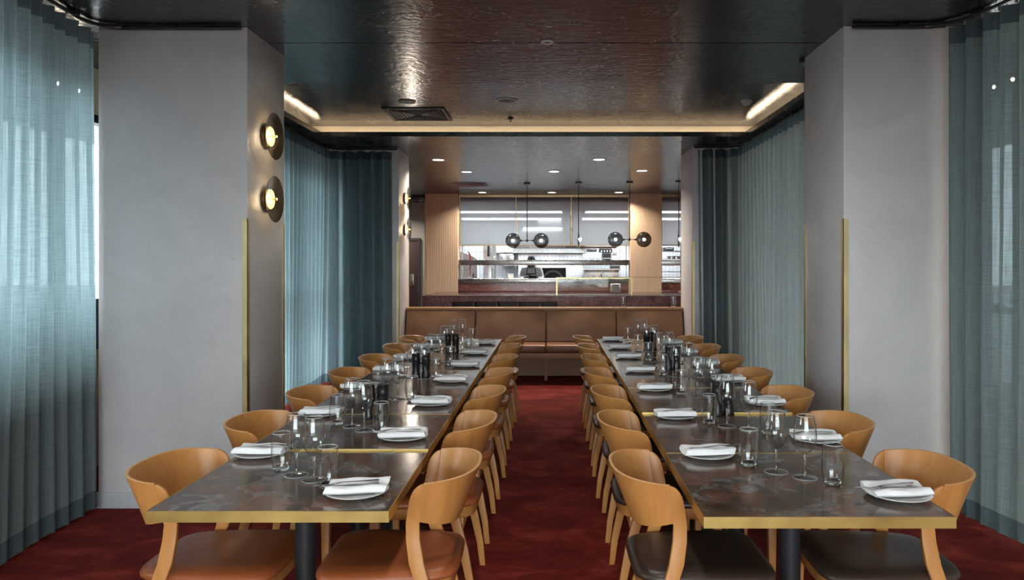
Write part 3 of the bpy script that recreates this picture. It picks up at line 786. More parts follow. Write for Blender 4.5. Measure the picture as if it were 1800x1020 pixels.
# ------------------------------------------------------------------ kitchen equipment
h = empty('extractor_hood', (-.1, 18.0, 1.76), 'stainless steel extractor hood over the kitchen range', 'extractor hood')
MB().loft([[(-.95, 17.7, 1.76), (.85, 17.7, 1.76), (.85, 19.15, 1.76), (-.95, 19.15, 1.76)], [(-.95, 17.7, 1.86), (.85, 17.7, 1.86), (.85, 19.15, 1.86), (-.95, 19.15, 1.86)],
           [(-.7, 18.2, 2.4), (.6, 18.2, 2.4), (.6, 19.15, 2.4), (-.7, 19.15, 2.4)]]).build('canopy', M['steel_dull'], h, smooth=False)
MB().box(-.35, .25, 18.4, 19.15, 2.4, 2.80).build('duct', M['steel'], h, smooth=False)
ov = empty('pizza_oven', (.03, 18.5, 0), 'white tiled oven with a dark arched mouth behind the cook', 'oven')
MB().box(-.85, -.31, 18.5, 19.18, 0, 1.75).box(.36, .78, 18.5, 19.18, 0, 1.75).box(-.31, .36, 18.5, 19.18, 1.39, 1.75).box(-.31, .36, 18.5, 19.18, 0, 1.05).build('body', M['tiles'], ov, smooth=False)
MB().box(-.31, .36, 19.0, 19.17, 1.05, 1.39).build('inner_wall', M['dark_panel'], ov)
arch = MB(); n_ = 14
outr = [(.03+.27*math.cos(PI*k/n_), 1.06+.27*math.sin(PI*k/n_)) for k in range(n_+1)]; inr = [(.03+.22*math.cos(PI*k/n_), 1.06+.22*math.sin(PI*k/n_)) for k in range(n_+1)]
arch.loft([[(a[0], 18.85, a[1]), (a[0], 18.95, a[1]), (b_[0], 18.95, b_[1]), (b_[0], 18.85, b_[1])] for a, b_ in zip(outr, inr)])
arch.build('arch_ring', M['grey_paint'], ov)
MB().box(-.31, .36, 18.55, 19.0, 1.05, 1.06).build('hearth', M['dark_panel'], ov)
# left side of the kitchen
f = empty('tall_fridge', (-1.6, 17.6, 0), 'tall grey steel fridge left of the cook', 'fridge')
MB().box(-1.62, -1.36, 17.2, 17.9, 0, 2.0).build('cabinet', M['steel'], f, bevel=.006)
MB().box(-1.60, -1.38, 17.17, 17.2, .1, 1.95).build('door', M['steel'], f, bevel=.004); 
MB().tube([(-1.41, 17.14, 1.1), (-1.41, 17.14, 1.4)], .01).build('handle', M['black_metal'], f)
f = empty('white_cupboard', (-1.9, 17.0, 0), 'white cupboard with sloped top against the left kitchen wall', 'cupboard')
MB().loft([[(-2.12, 16.6, 0), (-1.70, 16.6, 0), (-1.70, 17.1, 0), (-2.12, 17.1, 0)], [(-2.12, 16.6, 1.60), (-1.70, 16.6, 1.60), (-1.70, 17.1, 1.60), (-2.12, 17.1, 1.60)],
           [(-2.12, 16.6, 1.80), (-1.82, 16.6, 1.68), (-1.82, 17.1, 1.68), (-2.12, 17.1, 1.80)]]).build('carcass', M['kitchen_white'], f, smooth=False)
MB().box(-1.80, -1.78, 16.57, 16.6, 1.18, 1.28).build('handle', M['dark_panel'], f)
M['red'] = plain('red_plastic', (.55, .05, .05), .4)
hs = empty('spray_hose', (-1.79, 15.9, 1.18), 'red hose of a sink spray at the left end of the pass', 'spray hose')
MB().tube([(-1.79, 15.9, 1.21), (-1.79, 15.9, 1.4), (-1.77, 15.9, 1.55), (-1.79, 15.9, 1.70), (-1.83, 15.9, 1.76)], [.012, .012, .02, .02, .012], 8).build('hose', M['red'], hs)
MB().tube([(-1.79, 15.9, 1.40), (-1.84, 15.88, 1.35), (-1.90, 15.88, 1.36), (-1.94, 15.88, 1.42)], .006, 6).build('return_hose', M['grey_paint'], hs)
MB().box(-1.81, -1.77, 15.88, 15.92, 1.181, 1.22).build('base', M['steel'], hs)
q = empty('hanging_screen', (-1.40, 16.2, 1.66), 'narrow black order screen hanging over the pass', 'screen')
MB().box(-1.425, -1.385, 16.1, 16.4, 1.66, 1.90).build('housing', M['black_gloss'], q, bevel=.005)
MB().box(-1.41, -1.40, 16.24, 16.26, 1.90, 2.80).build('hanger', M['black_metal'], q)
q = empty('wall_cabinet', (-1.05, 18.7, 1.55), 'steel wall cabinets above the tiled worktop left of the cook', 'wall cabinet')
MB().box(-1.36, -.97, 18.7, 19.18, 1.52, 1.78).build('carcass', M['steel'], q, bevel=.004)
MB().box(-1.345, -1.17, 18.68, 18.70, 1.53, 1.77).build('door', M['steel'], q, bevel=.003); MB().box(-1.16, -.985, 18.68, 18.70, 1.53, 1.77).build('door', M['steel'], q, bevel=.003)
MB().box(-1.5, -.9, 18.6, 19.18, 1.78, 2.15).build('soffit', M['kitchen_white'], q)
q = empty('wall_shelf', (-1.0, 18.8, 1.44), 'white wall shelf left of the cook', 'shelf')
MB().box(-1.25, -.88, 18.75, 19.18, 1.44, 1.46).build('board', M['white_paint'], q)
MB().box(-1.2, -1.19, 18.9, 19.18, 1.36, 1.44).build('bracket', M['steel'], q); MB().box(-.93, -.92, 18.9, 19.18, 1.36, 1.44).build('bracket', M['steel'], q)
q = empty('worktop_unit', (-1.1, 18.6, 0), 'white kitchen worktop unit against the tiled wall', 'kitchen unit')
MB().box(-1.34, -.86, 18.5, 19.18, 0, 1.06).build('carcass', M['kitchen_white'], q); MB().box(-1.35, -.86, 18.48, 19.18, 1.06, 1.10).build('worktop', M['steel'], q)
q = empty('bread_box', (-1.02, 18.7, 1.10), 'cream food tub on the worktop left of the cook', 'food tub')
MB().box(-1.12, -.98, 18.6, 18.8, 1.10, 1.22).build('tub', plain('cream_plastic', (.75, .68, .55), .5), q, bevel=.01); MB().box(-1.13, -.97, 18.59, 18.81, 1.22, 1.235).build('lid', M['white_paint'], q)
# right side of the kitchen
q = empty('prep_shelving', (1.15, 18.0, 0), 'steel shelving unit at the right of the kitchen', 'shelving')
MB().box(.78, 1.72, 18.3, 18.9, 0, 1.16).build('carcass', M['steel'], q, bevel=.004)
for x in (.80, 1.255): MB().box(x, x+.43, 18.28, 18.30, .4, 1.34).build('door', M['steel'], q, bevel=.003)
MB().box(.78, 1.72, 18.2, 18.9, 1.34, 1.37).build('shelf', M['steel'], q); MB().box(.78, 1.72, 18.3, 18.9, 1.62, 1.64).build('shelf', M['steel'], q)
for x in (.79, 1.70): MB().box(x, x+.02, 18.3, 18.32, 1.16, 2.1).build('upright', M['steel'], q)
q = empty('ticket_rail', (1.1, 15.8, 1.83), 'pale ticket rail with hooks under the frosted screen', 'rail')
MB().box(.62, 1.40, 15.78, 15.80, 1.83, 1.87).build('bar', M['bench_wood'], q)
for k in range(6): MB().tube([(.66+k*.14, 15.77, 1.84), (.66+k*.14, 15.74, 1.80), (.69+k*.14, 15.74, 1.80)], .006, 6).build('hook', M['black_metal'], q)
def boxy(name, label, cat, x0, x1, y0, y1, z0, z1, m_, extra=None):
    q = empty(name, ((x0+x1)/2, y0, z0), label, cat)
    MB().box(x0, x1, y0, y1, z0, z1).build('body', m_, q, bevel=min(.008, (z1-z0)*.2))
    if extra == 'knobs':
        for k in range(4): MB().lathe([(.001, -.02), (.018, -.018), (.02, 0), (.001, 0)], (x0+.05+k*(x1-x0-.1)/3, y0, (z0+z1)/2-.02), 12, 'y').build('knob', M['white_paint'], q)
    if extra == 'door': MB().box(x0+.02, x1-.02, y0-.008, y0, z0+.02, z1-.03).build('door', M['black_gloss'], q); MB().tube([(x0+.03, y0-.02, z1-.02), (x1-.03, y0-.02, z1-.02)], .006, 6).build('handle', M['steel'], q)
    if extra == 'slot': MB().box(x0+.03, x1-.03, y0-.004, y0, (z0+z1)/2, (z0+z1)/2+.01).build('slot', M['white_paint'], q)
    return q
boxy('toaster_grill', 'flat black appliance on the upper kitchen shelf', 'appliance', .87, 1.13, 18.32, 18.6, 1.80, 1.87, M['black_gloss'], 'slot')
boxy('salamander_grill', 'black grill with white knobs on the upper kitchen shelf', 'grill', 1.20, 1.52, 18.32, 18.7, 1.78, 1.88, M['black_gloss'], 'knobs')
MB()
boxy('microwave', 'dark square oven with steel handle above the steel shelf', 'microwave', 1.28, 1.50, 18.32, 18.7, 1.575, 1.775, M['dark_panel'], 'door')
boxy('control_box', 'small grey control box beside the dark square oven', 'control box', 1.53, 1.64, 18.32, 18.4, 1.70, 1.80, M['grey_paint'], 'slot')
boxy('folded_cloth_pile', 'dark folded cloth on the lower steel shelf', 'cloth', 1.47, 1.70, 18.25, 18.5, 1.37, 1.45, M['dark_panel'])
# seen through the right-hand opening
boxy('pan_stack', 'black pans stacked on the shelf right of the timber pier', 'pans', 2.62, 2.85, 17.0, 17.3, 1.80, 1.88, M['black_gloss'], 'slot')
q = empty('dish_rack', (2.95, 17.0, 1.0), 'wire dish rack seen through the right-hand kitchen opening', 'rack')
for z in (1.30, 1.45, 1.60, 1.78): MB().box(2.5, 3.5, 16.95, 17.4, z, z+.015).build('shelf', M['steel'], q)
for x in (2.5, 2.99, 3.48): MB().box(x, x+.02, 16.95, 16.97, 0, 2.1).build('upright', M['steel'], q)
for k in range(4):
    o = MB().lathe([(.001, 0), (.03, 0), (.05, .06), (.048, .06), (.028, .004), (.001, .004)], (2.75+k*.115, 17.1, 1.616), 16).build('bowl', M['white_ceramic'])
    tag(o, ['leftmost', 'second', 'third', 'rightmost'][k]+' small white bowl on the dish rack beyond the pier', 'bowl', 'bowls on the dish rack')

# ------------------------------------------------------------------ banquette
bq = empty('banquette', (-.09, 9.15, 0), 'brown leather banquette with timber cap between the far pillars', 'banquette')
bx_ = [-1.935, -1.01, -.075, .852, 1.742]
for a, b_ in zip(bx_, bx_[1:]):
    g_ = .004
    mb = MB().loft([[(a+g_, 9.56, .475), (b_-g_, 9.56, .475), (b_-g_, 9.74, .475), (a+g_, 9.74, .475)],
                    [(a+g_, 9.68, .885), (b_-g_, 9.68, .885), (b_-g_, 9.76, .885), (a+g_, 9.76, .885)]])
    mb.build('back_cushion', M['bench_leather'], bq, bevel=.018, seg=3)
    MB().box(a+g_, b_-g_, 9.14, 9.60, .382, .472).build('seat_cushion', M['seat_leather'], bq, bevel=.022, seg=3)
MB().box(bx_[0], bx_[-1], 9.665, 9.80, .888, .918).build('top_cap', M['bench_wood'], bq, bevel=.003)
MB().box(bx_[0], bx_[-1], 9.70, 9.78, .845, .888).build('cap_rail', M['bench_wood'], bq)
MB().box(bx_[0], bx_[-1], 9.12, 9.70, .312, .378).build('seat_board', M['bench_wood'], bq, bevel=.003)
MB().box(bx_[0], bx_[-1], 9.74, 9.78, 0, .86).build('back_panel', M['bench_wood'], bq)
MB().box(bx_[0], bx_[-1], 9.60, 9.64, .03, .312).build('kick_panel', M['bench_wood'], bq)
for x in (-1.90, -.075, 1.70):
    MB().box(x-.018, x+.018, 9.35, 9.60, 0, .312).build('support', M['bench_wood'], bq)

# ------------------------------------------------------------------ tables
TOP = .74
ORD = ['nearest', 'second', 'third', 'fourth', 'fifth', 'sixth', 'farthest']
LX0, LX1, RX0, RX1 = -1.253, -.503, .458, 1.22
LY = [2.244, 2.97, 3.66, 5.15, 6.55, 7.33]; RY = [2.194, 2.94, 3.69, 4.42, 5.85, 6.59, 7.36]
def top_at(x, y):
    if x < 0: return TOP if y < LY[1] or y > LY[3] else TOP+.007
    return TOP+.009 if RY[2] < y < RY[4] else TOP
def table(x0, x1, y0, y1, label, cols, grp):
    TOP = top_at(x0, (y0+y1)/2)
    t = empty('dining_table', ((x0+x1)/2, (y0+y1)/2, 0), label, 'table', grp)
    e = .0035; gp = .0015; y0 += gp; y1 -= gp
    MB().box(x0+e, x1-e, y0+e, y1-e, TOP-.030, TOP).build('tabletop', M['table'], t, smooth=False)
    MB().box(x0, x1, y0, y0+e, TOP-.034, TOP+.0006).box(x0, x1, y1-e, y1, TOP-.034, TOP+.0006).box(x0, x0+e, y0+e, y1-e, TOP-.034, TOP+.0006).box(x1-e, x1, y0+e, y1-e, TOP-.034, TOP+.0006).build('brass_edging', M['brass'], t, smooth=False)
    cx = (x0+x1)/2
    for yc in cols:
        MB().lathe([(.036, .012), (.036, TOP-.036)], (cx, yc, 0), 20).build('column', M['black_metal'], t)
        MB().lathe([(.001, 0), (.20, 0), (.20, .006), (.05, .014), (.036, .02)], (cx, yc, 0), 32).build('base_plate', M['black_metal'], t)
        MB().box(cx-.2, cx+.2, yc-.03, yc+.03, TOP-.036, TOP-.030).build('top_plate', M['black_metal'], t)
LL = ['square brass-edged dark table at the near end of the left row', 'second brass-edged table of the left row, small and square', 'third table of the left row, a long one',
      'fourth table of the left row, a long one', 'last table of the left row, by the banquette']
RL = ['square brass-edged dark table at the near end of the right row', 'second brass-edged table of the right row, small and square', 'third table of the right row, small and square',
      'fourth table of the right row, a long one', 'fifth table of the right row, small and square', 'last table of the right row, by the banquette']
for i in range(5):
    a, b_ = LY[i], LY[i+1]; L = b_-a
    table(LX0, LX1, a, b_, LL[i], [a+L/2-.01] if L < 1 else [a+.36, b_-.36], 'brass-edged dark tables')
for i in range(6):
    a, b_ = RY[i], RY[i+1]; L = b_-a
    table(RX0, RX1, a, b_, RL[i], [a+L/2] if L < 1 else [a+.36, b_-.36], 'brass-edged dark tables')

# ------------------------------------------------------------------ chairs
def make_chair(seat_mat):
    t = empty('dining_chair', (0,0,0), 'x', 'chair')
    # bent backrest shell (cone-like U), with thickness
    NU, NV = 40, 8; th = .011
    def P(u, v, inset):
        a = (u-.5)*PI*1.0                     # -90..90 deg
        s_, c_ = math.sin(a), math.cos(a)
        # plan: superellipse opening forward
        W = .206+(.232-.206)*v-inset; D = .125+(.195-.125)*v-inset
        x = W*math.copysign(abs(s_)**.80, s_); y = -.126-.017*v*v-(D-.004-.014*v*v)*abs(c_)**.85
        e = abs(u-.5)*2
        topz = .787-.017*e**2
        botz = .600+.035*e**1.5
        return Vector((x, y, botz+(topz-botz)*v))
    mb = MB(); W_ = NU+1
    for inset in (0, th):
        for j in range(NV+1):
            for i in range(NU+1): mb.v.append(tuple(P(i/NU, j/NV, inset)))
    off = W_*(NV+1)
    for j in range(NV):
        for i in range(NU):
            a = j*W_+i; mb.f.append((a, a+1, a+W_+1, a+W_)); mb.f.append((off+a, off+a+W_, off+a+W_+1, off+a+1))
    for i in range(NU):
        mb.f.append((i+1, i, off+i, off+i+1))
    for j in range(NV):
        a = j*W_; mb.f.append((a, a+W_, off+a+W_, off+a)); a = j*W_+NU; mb.f.append((a+W_, a, off+a, off+a+W_))
    bk = mb.build('backrest', M['chair_wood'], t, ang=50)
    rim = MB()
    for inset in (0, th):
        for i in range(NU+1):
            p = P(i/NU, 1, inset); rim.v.append((p.x, p.y, p.z+.0002))
    for i in range(NU+1):
        p = P(i/NU, 1, th/2); rim.v.append((p.x, p.y, p.z+.003))
    for i in range(NU):
        rim.f.append((i, i+1, 2*W_+i+1, 2*W_+i)); rim.f.append((2*W_+i, 2*W_+i+1, W_+i+1, W_+i))
    rim.build('top_edge', M['rim_wood'], bk, ang=80)
    # rear legs rising into the arm ends
    for s in (-1, 1):
        prof = [(-.232, .027, 0, .238), (-.219, .033, .12, .236), (-.190, .040, .26, .230), (-.148, .046, .40, .220), (-.116, .050, .50, .211), (-.104, .047, .575, .204), (-.102, .046, .625, .2005),
                (-.107, .048, .655, .205), (-.112, .048, .685, .211), (-.116, .046, .710, .2155), (-.1205, .041, .732, .2195), (-.126, .033, .748, .2225), (-.1315, .023, .7585, .2245), (-.137, .012, .7655, .2260), (-.141, .004, .768, .2265)]
        rings = []
        for (yc, wd, z, x) in prof:
            tk = .012 if z < .6 else .0085
            x0, x1 = s*(x-tk), s*(x+tk*.55)
            rings.append([(x0, yc-wd/2, z), (x1, yc-wd/2, z), (x1, yc+wd/2, z), (x0, yc+wd/2, z)])
        MB().loft(rings).build('rear_leg', M['chair_wood'], t, bevel=.003, seg=2, ang=35)
        # front legs
        rings = [[(s*.222-.011, .196-.011, 0), (s*.222+.011, .196-.011, 0), (s*.222+.011, .196+.011, 0), (s*.222-.011, .196+.011, 0)],
                 [(s*.210-.017, .195-.019, .40), (s*.210+.017, .195-.019, .40), (s*.210+.017, .195+.019, .40), (s*.210-.017, .195+.019, .40)]]
        MB().loft(rings).build('front_leg', M['chair_wood'], t, bevel=.003)
    # seat outline
    def outline(gr, z, n=36):
        out = []
        for k in range(n):
            a = 2*PI*k/n; c_, s_ = math.cos(a), math.sin(a)
            ex = .38
            px = math.copysign(abs(c_)**ex, c_); py = math.copysign(abs(s_)**ex, s_)
            hw = .212+.018*py
            out.append((px*(hw+gr), -.005+py*(.240+gr), z))
        return out
    MB().loft([outline(-.028, .375), outline(-.014, .380), outline(-.012, .428)]).build('seat_frame', M['chair_wood'], t, ang=50)
    MB().loft([outline(-.006, .428), outline(.004, .434), outline(.006, .445), outline(-.002, .458), outline(-.022, .466), outline(-.07, .469), outline(-.13, .467), outline(-.19, .465)]).build('seat_cushion', seat_mat, t, ang=80)
    MB().box(-.19, .19, -.185, -.163, .33, .385).build('rear_rail', M['chair_wood'], t, bevel=.003)
    return t
def place_chair(t, x, y, rz, label, grp):
    t.location = (x, y, 0); t.rotation_euler = (0, 0, rz); t['label'] = label; t['group'] = grp
ORDC = ['nearest', 'second nearest', 'third nearest', 'fourth nearest', 'third farthest', 'second farthest', 'farthest']
c_tan = make_chair(M['tan']); c_brn = make_chair(M['brown'])
used = {}
rows = [(-.575, 1, 'aisle side of left tables', c_tan, 'tan-seated'), (-1.168, -1, 'curtain side of left tables', c_tan, 'tan-seated'),
        (.532, -1, 'aisle side of right tables', c_brn, 'dark-seated'), (1.155, 1, 'curtain side of right tables', c_brn, 'dark-seated')]
rnd = random.Random(11)
CH_Y = [2.65+.748*k for k in range(7)]
for x, side, where, proto_c, sd in rows:
    for k, yy in enumerate(CH_Y):
        if proto_c not in used: t = proto_c; used[proto_c] = 1
        else: t = copy_tree(proto_c)
        # side 1: back toward +x, faces -x
        rz = PI/2 if side > 0 else -PI/2
        place_chair(t, x+rnd.uniform(-.008, .008), yy+rnd.uniform(-.012, .012), rz+math.radians(rnd.uniform(-1.6, 1.6)),
                    'honey wood chair, %s, %s on the %s' % (sd, ORDC[k], where), 'chairs on the '+where)

# ------------------------------------------------------------------ table settings
def make_wine():
    t = empty('wine_glass', (0,0,0), 'x', 'wine glass')
    MB().lathe([(.0075, .0085), (.0042, .018), (.0036, .04), (.0036, .070), (.0055, .084)], n=20).build('stem', M['glass'], t, ang=80)
    MB().lathe([(.001, 0), (.040, 0), (.0425, .0012), (.040, .0024), (.018, .0045), (.0076, .0084)], n=32).build('foot', M['bowl_glass'], t, ang=80)
    MB().lathe([(.0413, .0006), (.0425, .0004), (.0430, .0014), (.0424, .0024), (.0412, .0023), (.0413, .0006)], n=32, caps=False).build('foot_edge', M['rim_glint'], t)
    MB().lathe([(.0055, .084), (.010, .0885), (.022, .0965), (.033, .112), (.0395, .135), (.0400, .152), (.0375, .182), (.0330, .208), (.0300, .2225),
                (.0292, .2225), (.0320, .208), (.0364, .182), (.0388, .152), (.0382, .135), (.0318, .1135), (.0208, .0990), (.010, .0925), (.0008, .091)], n=32, caps=False).build('bowl', M['bowl_glass'], t, ang=80)
    MB().lathe([(.0290, .2215), (.0296, .2234), (.0303, .2228), (.0303, .2212), (.0295, .2208), (.0290, .2215)], n=32, caps=False).build('rim', M['rim_glint'], t)
    return t
def make_tumbler():
    t = empty('tumbler', (0,0,0), 'x', 'tumbler')
    MB().lathe([(.001, 0), (.022, 0), (.0255, .002), (.0300, .011), (.0290, .0135), (.022, .0115), (.001, .0105)], n=32).build('base', M['glass'], t, ang=80)
    MB().lathe([(.0300, .0112), (.0315, .014), (.0355, .035), (.0370, .06), (.0362, .095), (.0330, .138), (.0318, .138), (.0348, .095), (.0356, .06), (.0340, .036), (.0292, .0138)], n=32, caps=False).build('wall', M['bowl_glass'], t, ang=80)
    MB().lathe([(.0316, .1372), (.0322, .1392), (.0333, .1386), (.0334, .1370), (.0325, .1366), (.0316, .1372)], n=32, caps=False).build('rim', M['rim_glint'], t)
    return t
def make_plate():
    return plate_mb(.104).build('side_plate', M['white_ceramic'], ang=60)
def make_napkin(seed):
    rn = random.Random(seed); p1, p2, p3 = [rn.uniform(0, 6) for _ in range(3)]
    # profile across (y): front roll, valley, back roll - closed loop, lofted along x
    rings = []; n = 15
    for i in range(n):
        u = i/(n-1); x = -.098+.196*u
        w1 = .003*math.sin(u*7+p1); w2 = .003*math.sin(u*6+p2); zz = .0022*math.sin(u*9+p3)
        pr = [(-.052+w1, .0), (-.058+w1, .007), (-.053+w1, .018+zz), (-.038, .0225+zz), (-.020, .018+zz*.5), (-.006, .0085), (.002, .0075), (.012, .010),
              (.022, .019-zz*.5), (.036+w2, .026-zz), (.052+w2, .0235-zz), (.058+w2, .012), (.056+w2, .003), (.045, 0), (0, -.0015), (-.03, -.0015)]
        e = 1.0 if 0 < i < n-1 else .94
        sk = .010*(u-.5)
        rings.append([(x+.006*(b_ > .012)*math.sin(p2), a+sk, b_*e) for a, b_ in pr])
    return MB().loft(rings).build('napkin', M['linen'], ang=50)
def make_knife():
    t = empty('table_knife', (0,0,0), 'x', 'knife')
    MB().loft([[(x, -w_, 0), (x, w_, 0), (x, w_, h_), (x, -w_, h_)] for x, w_, h_ in ((-.112, .0045, .004), (-.105, .0062, .005), (-.06, .0052, .005), (-.012, .0045, .0045), (0, .0038, .003))]).build('handle', M['cutlery'], t)
    MB().loft([[(x, y0, .0010), (x, y1, .0010), (x, y1, .0024), (x, y0, .0018)] for x, y0, y1 in ((0, -.004, .004), (.02, -.008, .005), (.06, -.009, .005), (.09, -.006, .005), (.103, .003, .005))]).build('blade', M['cutlery'], t)
    return t
def make_fork():
    t = empty('table_fork', (0,0,0), 'x', 'fork')
    MB().loft([[(x, -w_, z_), (x, w_, z_), (x, w_, z_+.0025), (x, -w_, z_+.0025)] for x, w_, z_ in ((-.10, .005, 0), (-.09, .0065, 0), (-.03, .0035, .003), (.02, .003, .006), (.045, .006, .004), (.055, .011, .001), (.066, .0115, .0005))]).build('handle', M['cutlery'], t)
    for k in range(4):
        y = -.0095+k*.0063
        MB().loft([[(x, y-w_, z_), (x, y+w_, z_), (x, y+w_, z_+.0016), (x, y-w_, z_+.0016)] for x, w_, z_ in ((.066, .0016, .0006), (.09, .0014, .003), (.104, .0007, .008))]).build('tine', M['cutlery'], t)
    return t
protos = {'wine': make_wine(), 'tumbler': make_tumbler(), 'plate': make_plate(), 'nap0': make_napkin(1), 'nap1': make_napkin(5), 'nap2': make_napkin(9), 'knife': make_knife(), 'fork': make_fork()}
taken = set()
def put(kind, x, y, z, rz, label, cat, grp):
    p = protos[kind]
    if kind in taken: p = copy_tree(p)
    else: taken.add(kind)
    p.location = (x, y, z-TOP+top_at(x, y)); p.rotation_euler = (0, 0, rz); tag(p, label, cat, grp); return p
rs = random.Random(5)
NORD = ['first', 'second', 'third', 'fourth', 'fifth', 'sixth', 'last']
# (plate x, first y, step, glass x tumbler, wine ; y offsets ; side)
SET = [('aisle side of left tables', -.650, 2.41, .748, -.755, .08, -.850, .155, 1),
       ('curtain side of left tables', -1.150, 2.895, .735, -1.000, -.20, -.930, -.262, -1),
       ('aisle side of right tables', .605, 2.885, .728, .745, -.13, .822, -.205, -1),
       ('curtain side of right tables', 1.135, 2.395, .752, .975, .13, .905, .205, 1)]
for (where, px, y0, st, tx, tdy, wx, wdy, side) in SET:
    for k in range(7):
        yy = y0+st*k; jx = rs.uniform(-.012, .012); jy = rs.uniform(-.012, .012)
        if k == 6: yy = min(yy, 7.19)
        pw = 'at the %s place on the %s' % (NORD[k], where)
        rz0 = 0 if side > 0 else PI
        put('plate', px+jx, yy+jy, TOP+.0008, 0, 'white side plate '+pw, 'plate', 'white side plates')
        nm = 'nap%d' % rs.randrange(3); ra = rz0+math.radians(rs.uniform(-5, 5))
        put(nm, px+jx, yy+jy+.004, TOP+.0155, ra, 'white folded napkin '+pw, 'napkin', 'white folded napkins')
        dx, dy = math.cos(ra), math.sin(ra)
        put('knife', px+jx-dx*.042, yy+jy+.010, TOP+.0265, ra+PI+math.radians(rs.uniform(-3, 3)), 'steel knife '+pw, 'knife', 'steel knives')
        f = put('fork', px+jx-dx*.026, yy+jy-.006, TOP+.036, ra+PI+math.radians(rs.uniform(10, 20)), 'steel fork '+pw, 'fork', 'steel forks')
        put('tumbler', tx+rs.uniform(-.012, .012), yy+tdy+rs.uniform(-.015, .015), TOP+.0008, 0, 'clear water tumbler '+pw, 'tumbler', 'clear tumblers')
        put('wine', wx+rs.uniform(-.012, .012), yy+wdy+rs.uniform(-.015, .015), TOP+.0008, 0, 'clear wine glass '+pw, 'wine glass', 'clear wine glasses')
for k in ('nap0', 'nap1', 'nap2'):
    if k not in taken: bpy.data.objects.remove(protos[k])

# grinders
def make_grinder():
    t = empty('pepper_grinder', (0,0,0), 'x', 'grinder')
    MB().lathe([(.001, 0), (.029, 0), (.030, .003), (.027, .02), (.0245, .055), (.0255, .085), (.0285, .104), (.0285, .108)], n=24).build('body', M['black_gloss'], t)
    MB().lathe([(.027, .108), (.029, .112), (.027, .130), (.0265, .150), (.029, .160), (.027, .164), (.001, .165)], n=24).build('cap', M['black_gloss'], t)
    return t
gp_ = make_grinder(); first = True
for (x, y, lb) in ((-.862, 3.57, 'between the second and third wine glasses of the left row'), (-.868, 4.83, 'midway along the left row of tables'), (-.855, 6.22, 'near the far end of the left row'),
                   (.862, 3.67, 'beside the second setting of the right row'), (.862, 5.19, 'midway along the right row of tables'), (.858, 6.36, 'near the far end of the right row')):
    for s, nm in ((-1, 'left'), (1, 'right')):
        t = gp_ if first else copy_tree(gp_); first = False
        t.location = (x+s*.031, y+.012*s, top_at(x, y)+.0008)
        tag(t, '%s of two black grinders %s' % (nm, lb), 'grinder', 'black salt and pepper grinders')
# small things at the far end of the left row
M['floral'] = marble('floral_card', (.62, .60, .54), (.70, .68, .62), (.22, .12, .10), 40)
def card(x, y, label):
    q = empty('sugar_caddy', (x, y, TOP+.0008), label, 'sugar caddy', 'patterned sugar caddies')
    MB().box(x-.032, x+.032, y-.025, y+.025, TOP+.0008, TOP+.055).build('box', M['floral'], q, bevel=.003)
    for k in range(4): MB().box(x-.025, x+.025, y-.018+k*.012, y-.016+k*.012, TOP+.0565, TOP+.072+.002*k).build('sachet', M['linen'], q)
card(-.770, 6.62, 'pale patterned caddy left of the last aisle tumbler, left row'); card(-.690, 6.60, 'pale patterned caddy beside the last-but-one aisle plate, left row')
for x, y, lb in ((1.10, 13.35, 'left'), (2.13, 13.35, 'right')):
    pass

# glasses standing on the banquette's top cap
for x, lb in ((.955, 'left of two tumblers on the timber cap of the banquette'), (1.625, 'right of two tumblers on the timber cap of the banquette')):
    o = copy_tree(protos['tumbler']); o.location = (x, 9.74, .9185); tag(o, lb, 'tumbler', 'tumblers on the banquette cap')

# ------------------------------------------------------------------ the cook
M['skin'] = plain('dark_skin', (.10, .055, .035), .55, 0, .1)
M['jacket'] = plain('white_jacket', (.72, .73, .74), .8, 0, .05, 12, bmp=.3)
M['apron'] = plain('black_apron', (.014, .018, .022), .8, 0, .1)
M['cap'] = plain('grey_cap', (.055, .055, .06), .85, 0, .2)
M['trouser'] = plain('dark_trousers', (.03, .03, .035), .85)
CX, CY = -.455, 16.25
ck = empty('person', (CX, CY, 0), 'cook in white jacket, black apron and dark cap, head bowed over a plate', 'person')
def skin(name, verts, edges, rad, mat, root=0, lv=2, parent=ck):
    me = bpy.data.meshes.new(name); me.from_pydata([(Vector(v)) for v in verts], edges, [])
    o = bpy.data.objects.new(name, me); COL.objects.link(o); o.parent = parent; me.materials.append(mat)
    md = o.modifiers.new('skin', 'SKIN'); md.use_smooth_shade = True
    sv = me.skin_vertices[0].data
    for i, r in enumerate(rad): sv[i].radius = r if isinstance(r, tuple) else (r, r)
    sv[root].use_root = True
    s = o.modifiers.new('sub', 'SUBSURF'); s.levels = lv; s.render_levels = lv
    return o
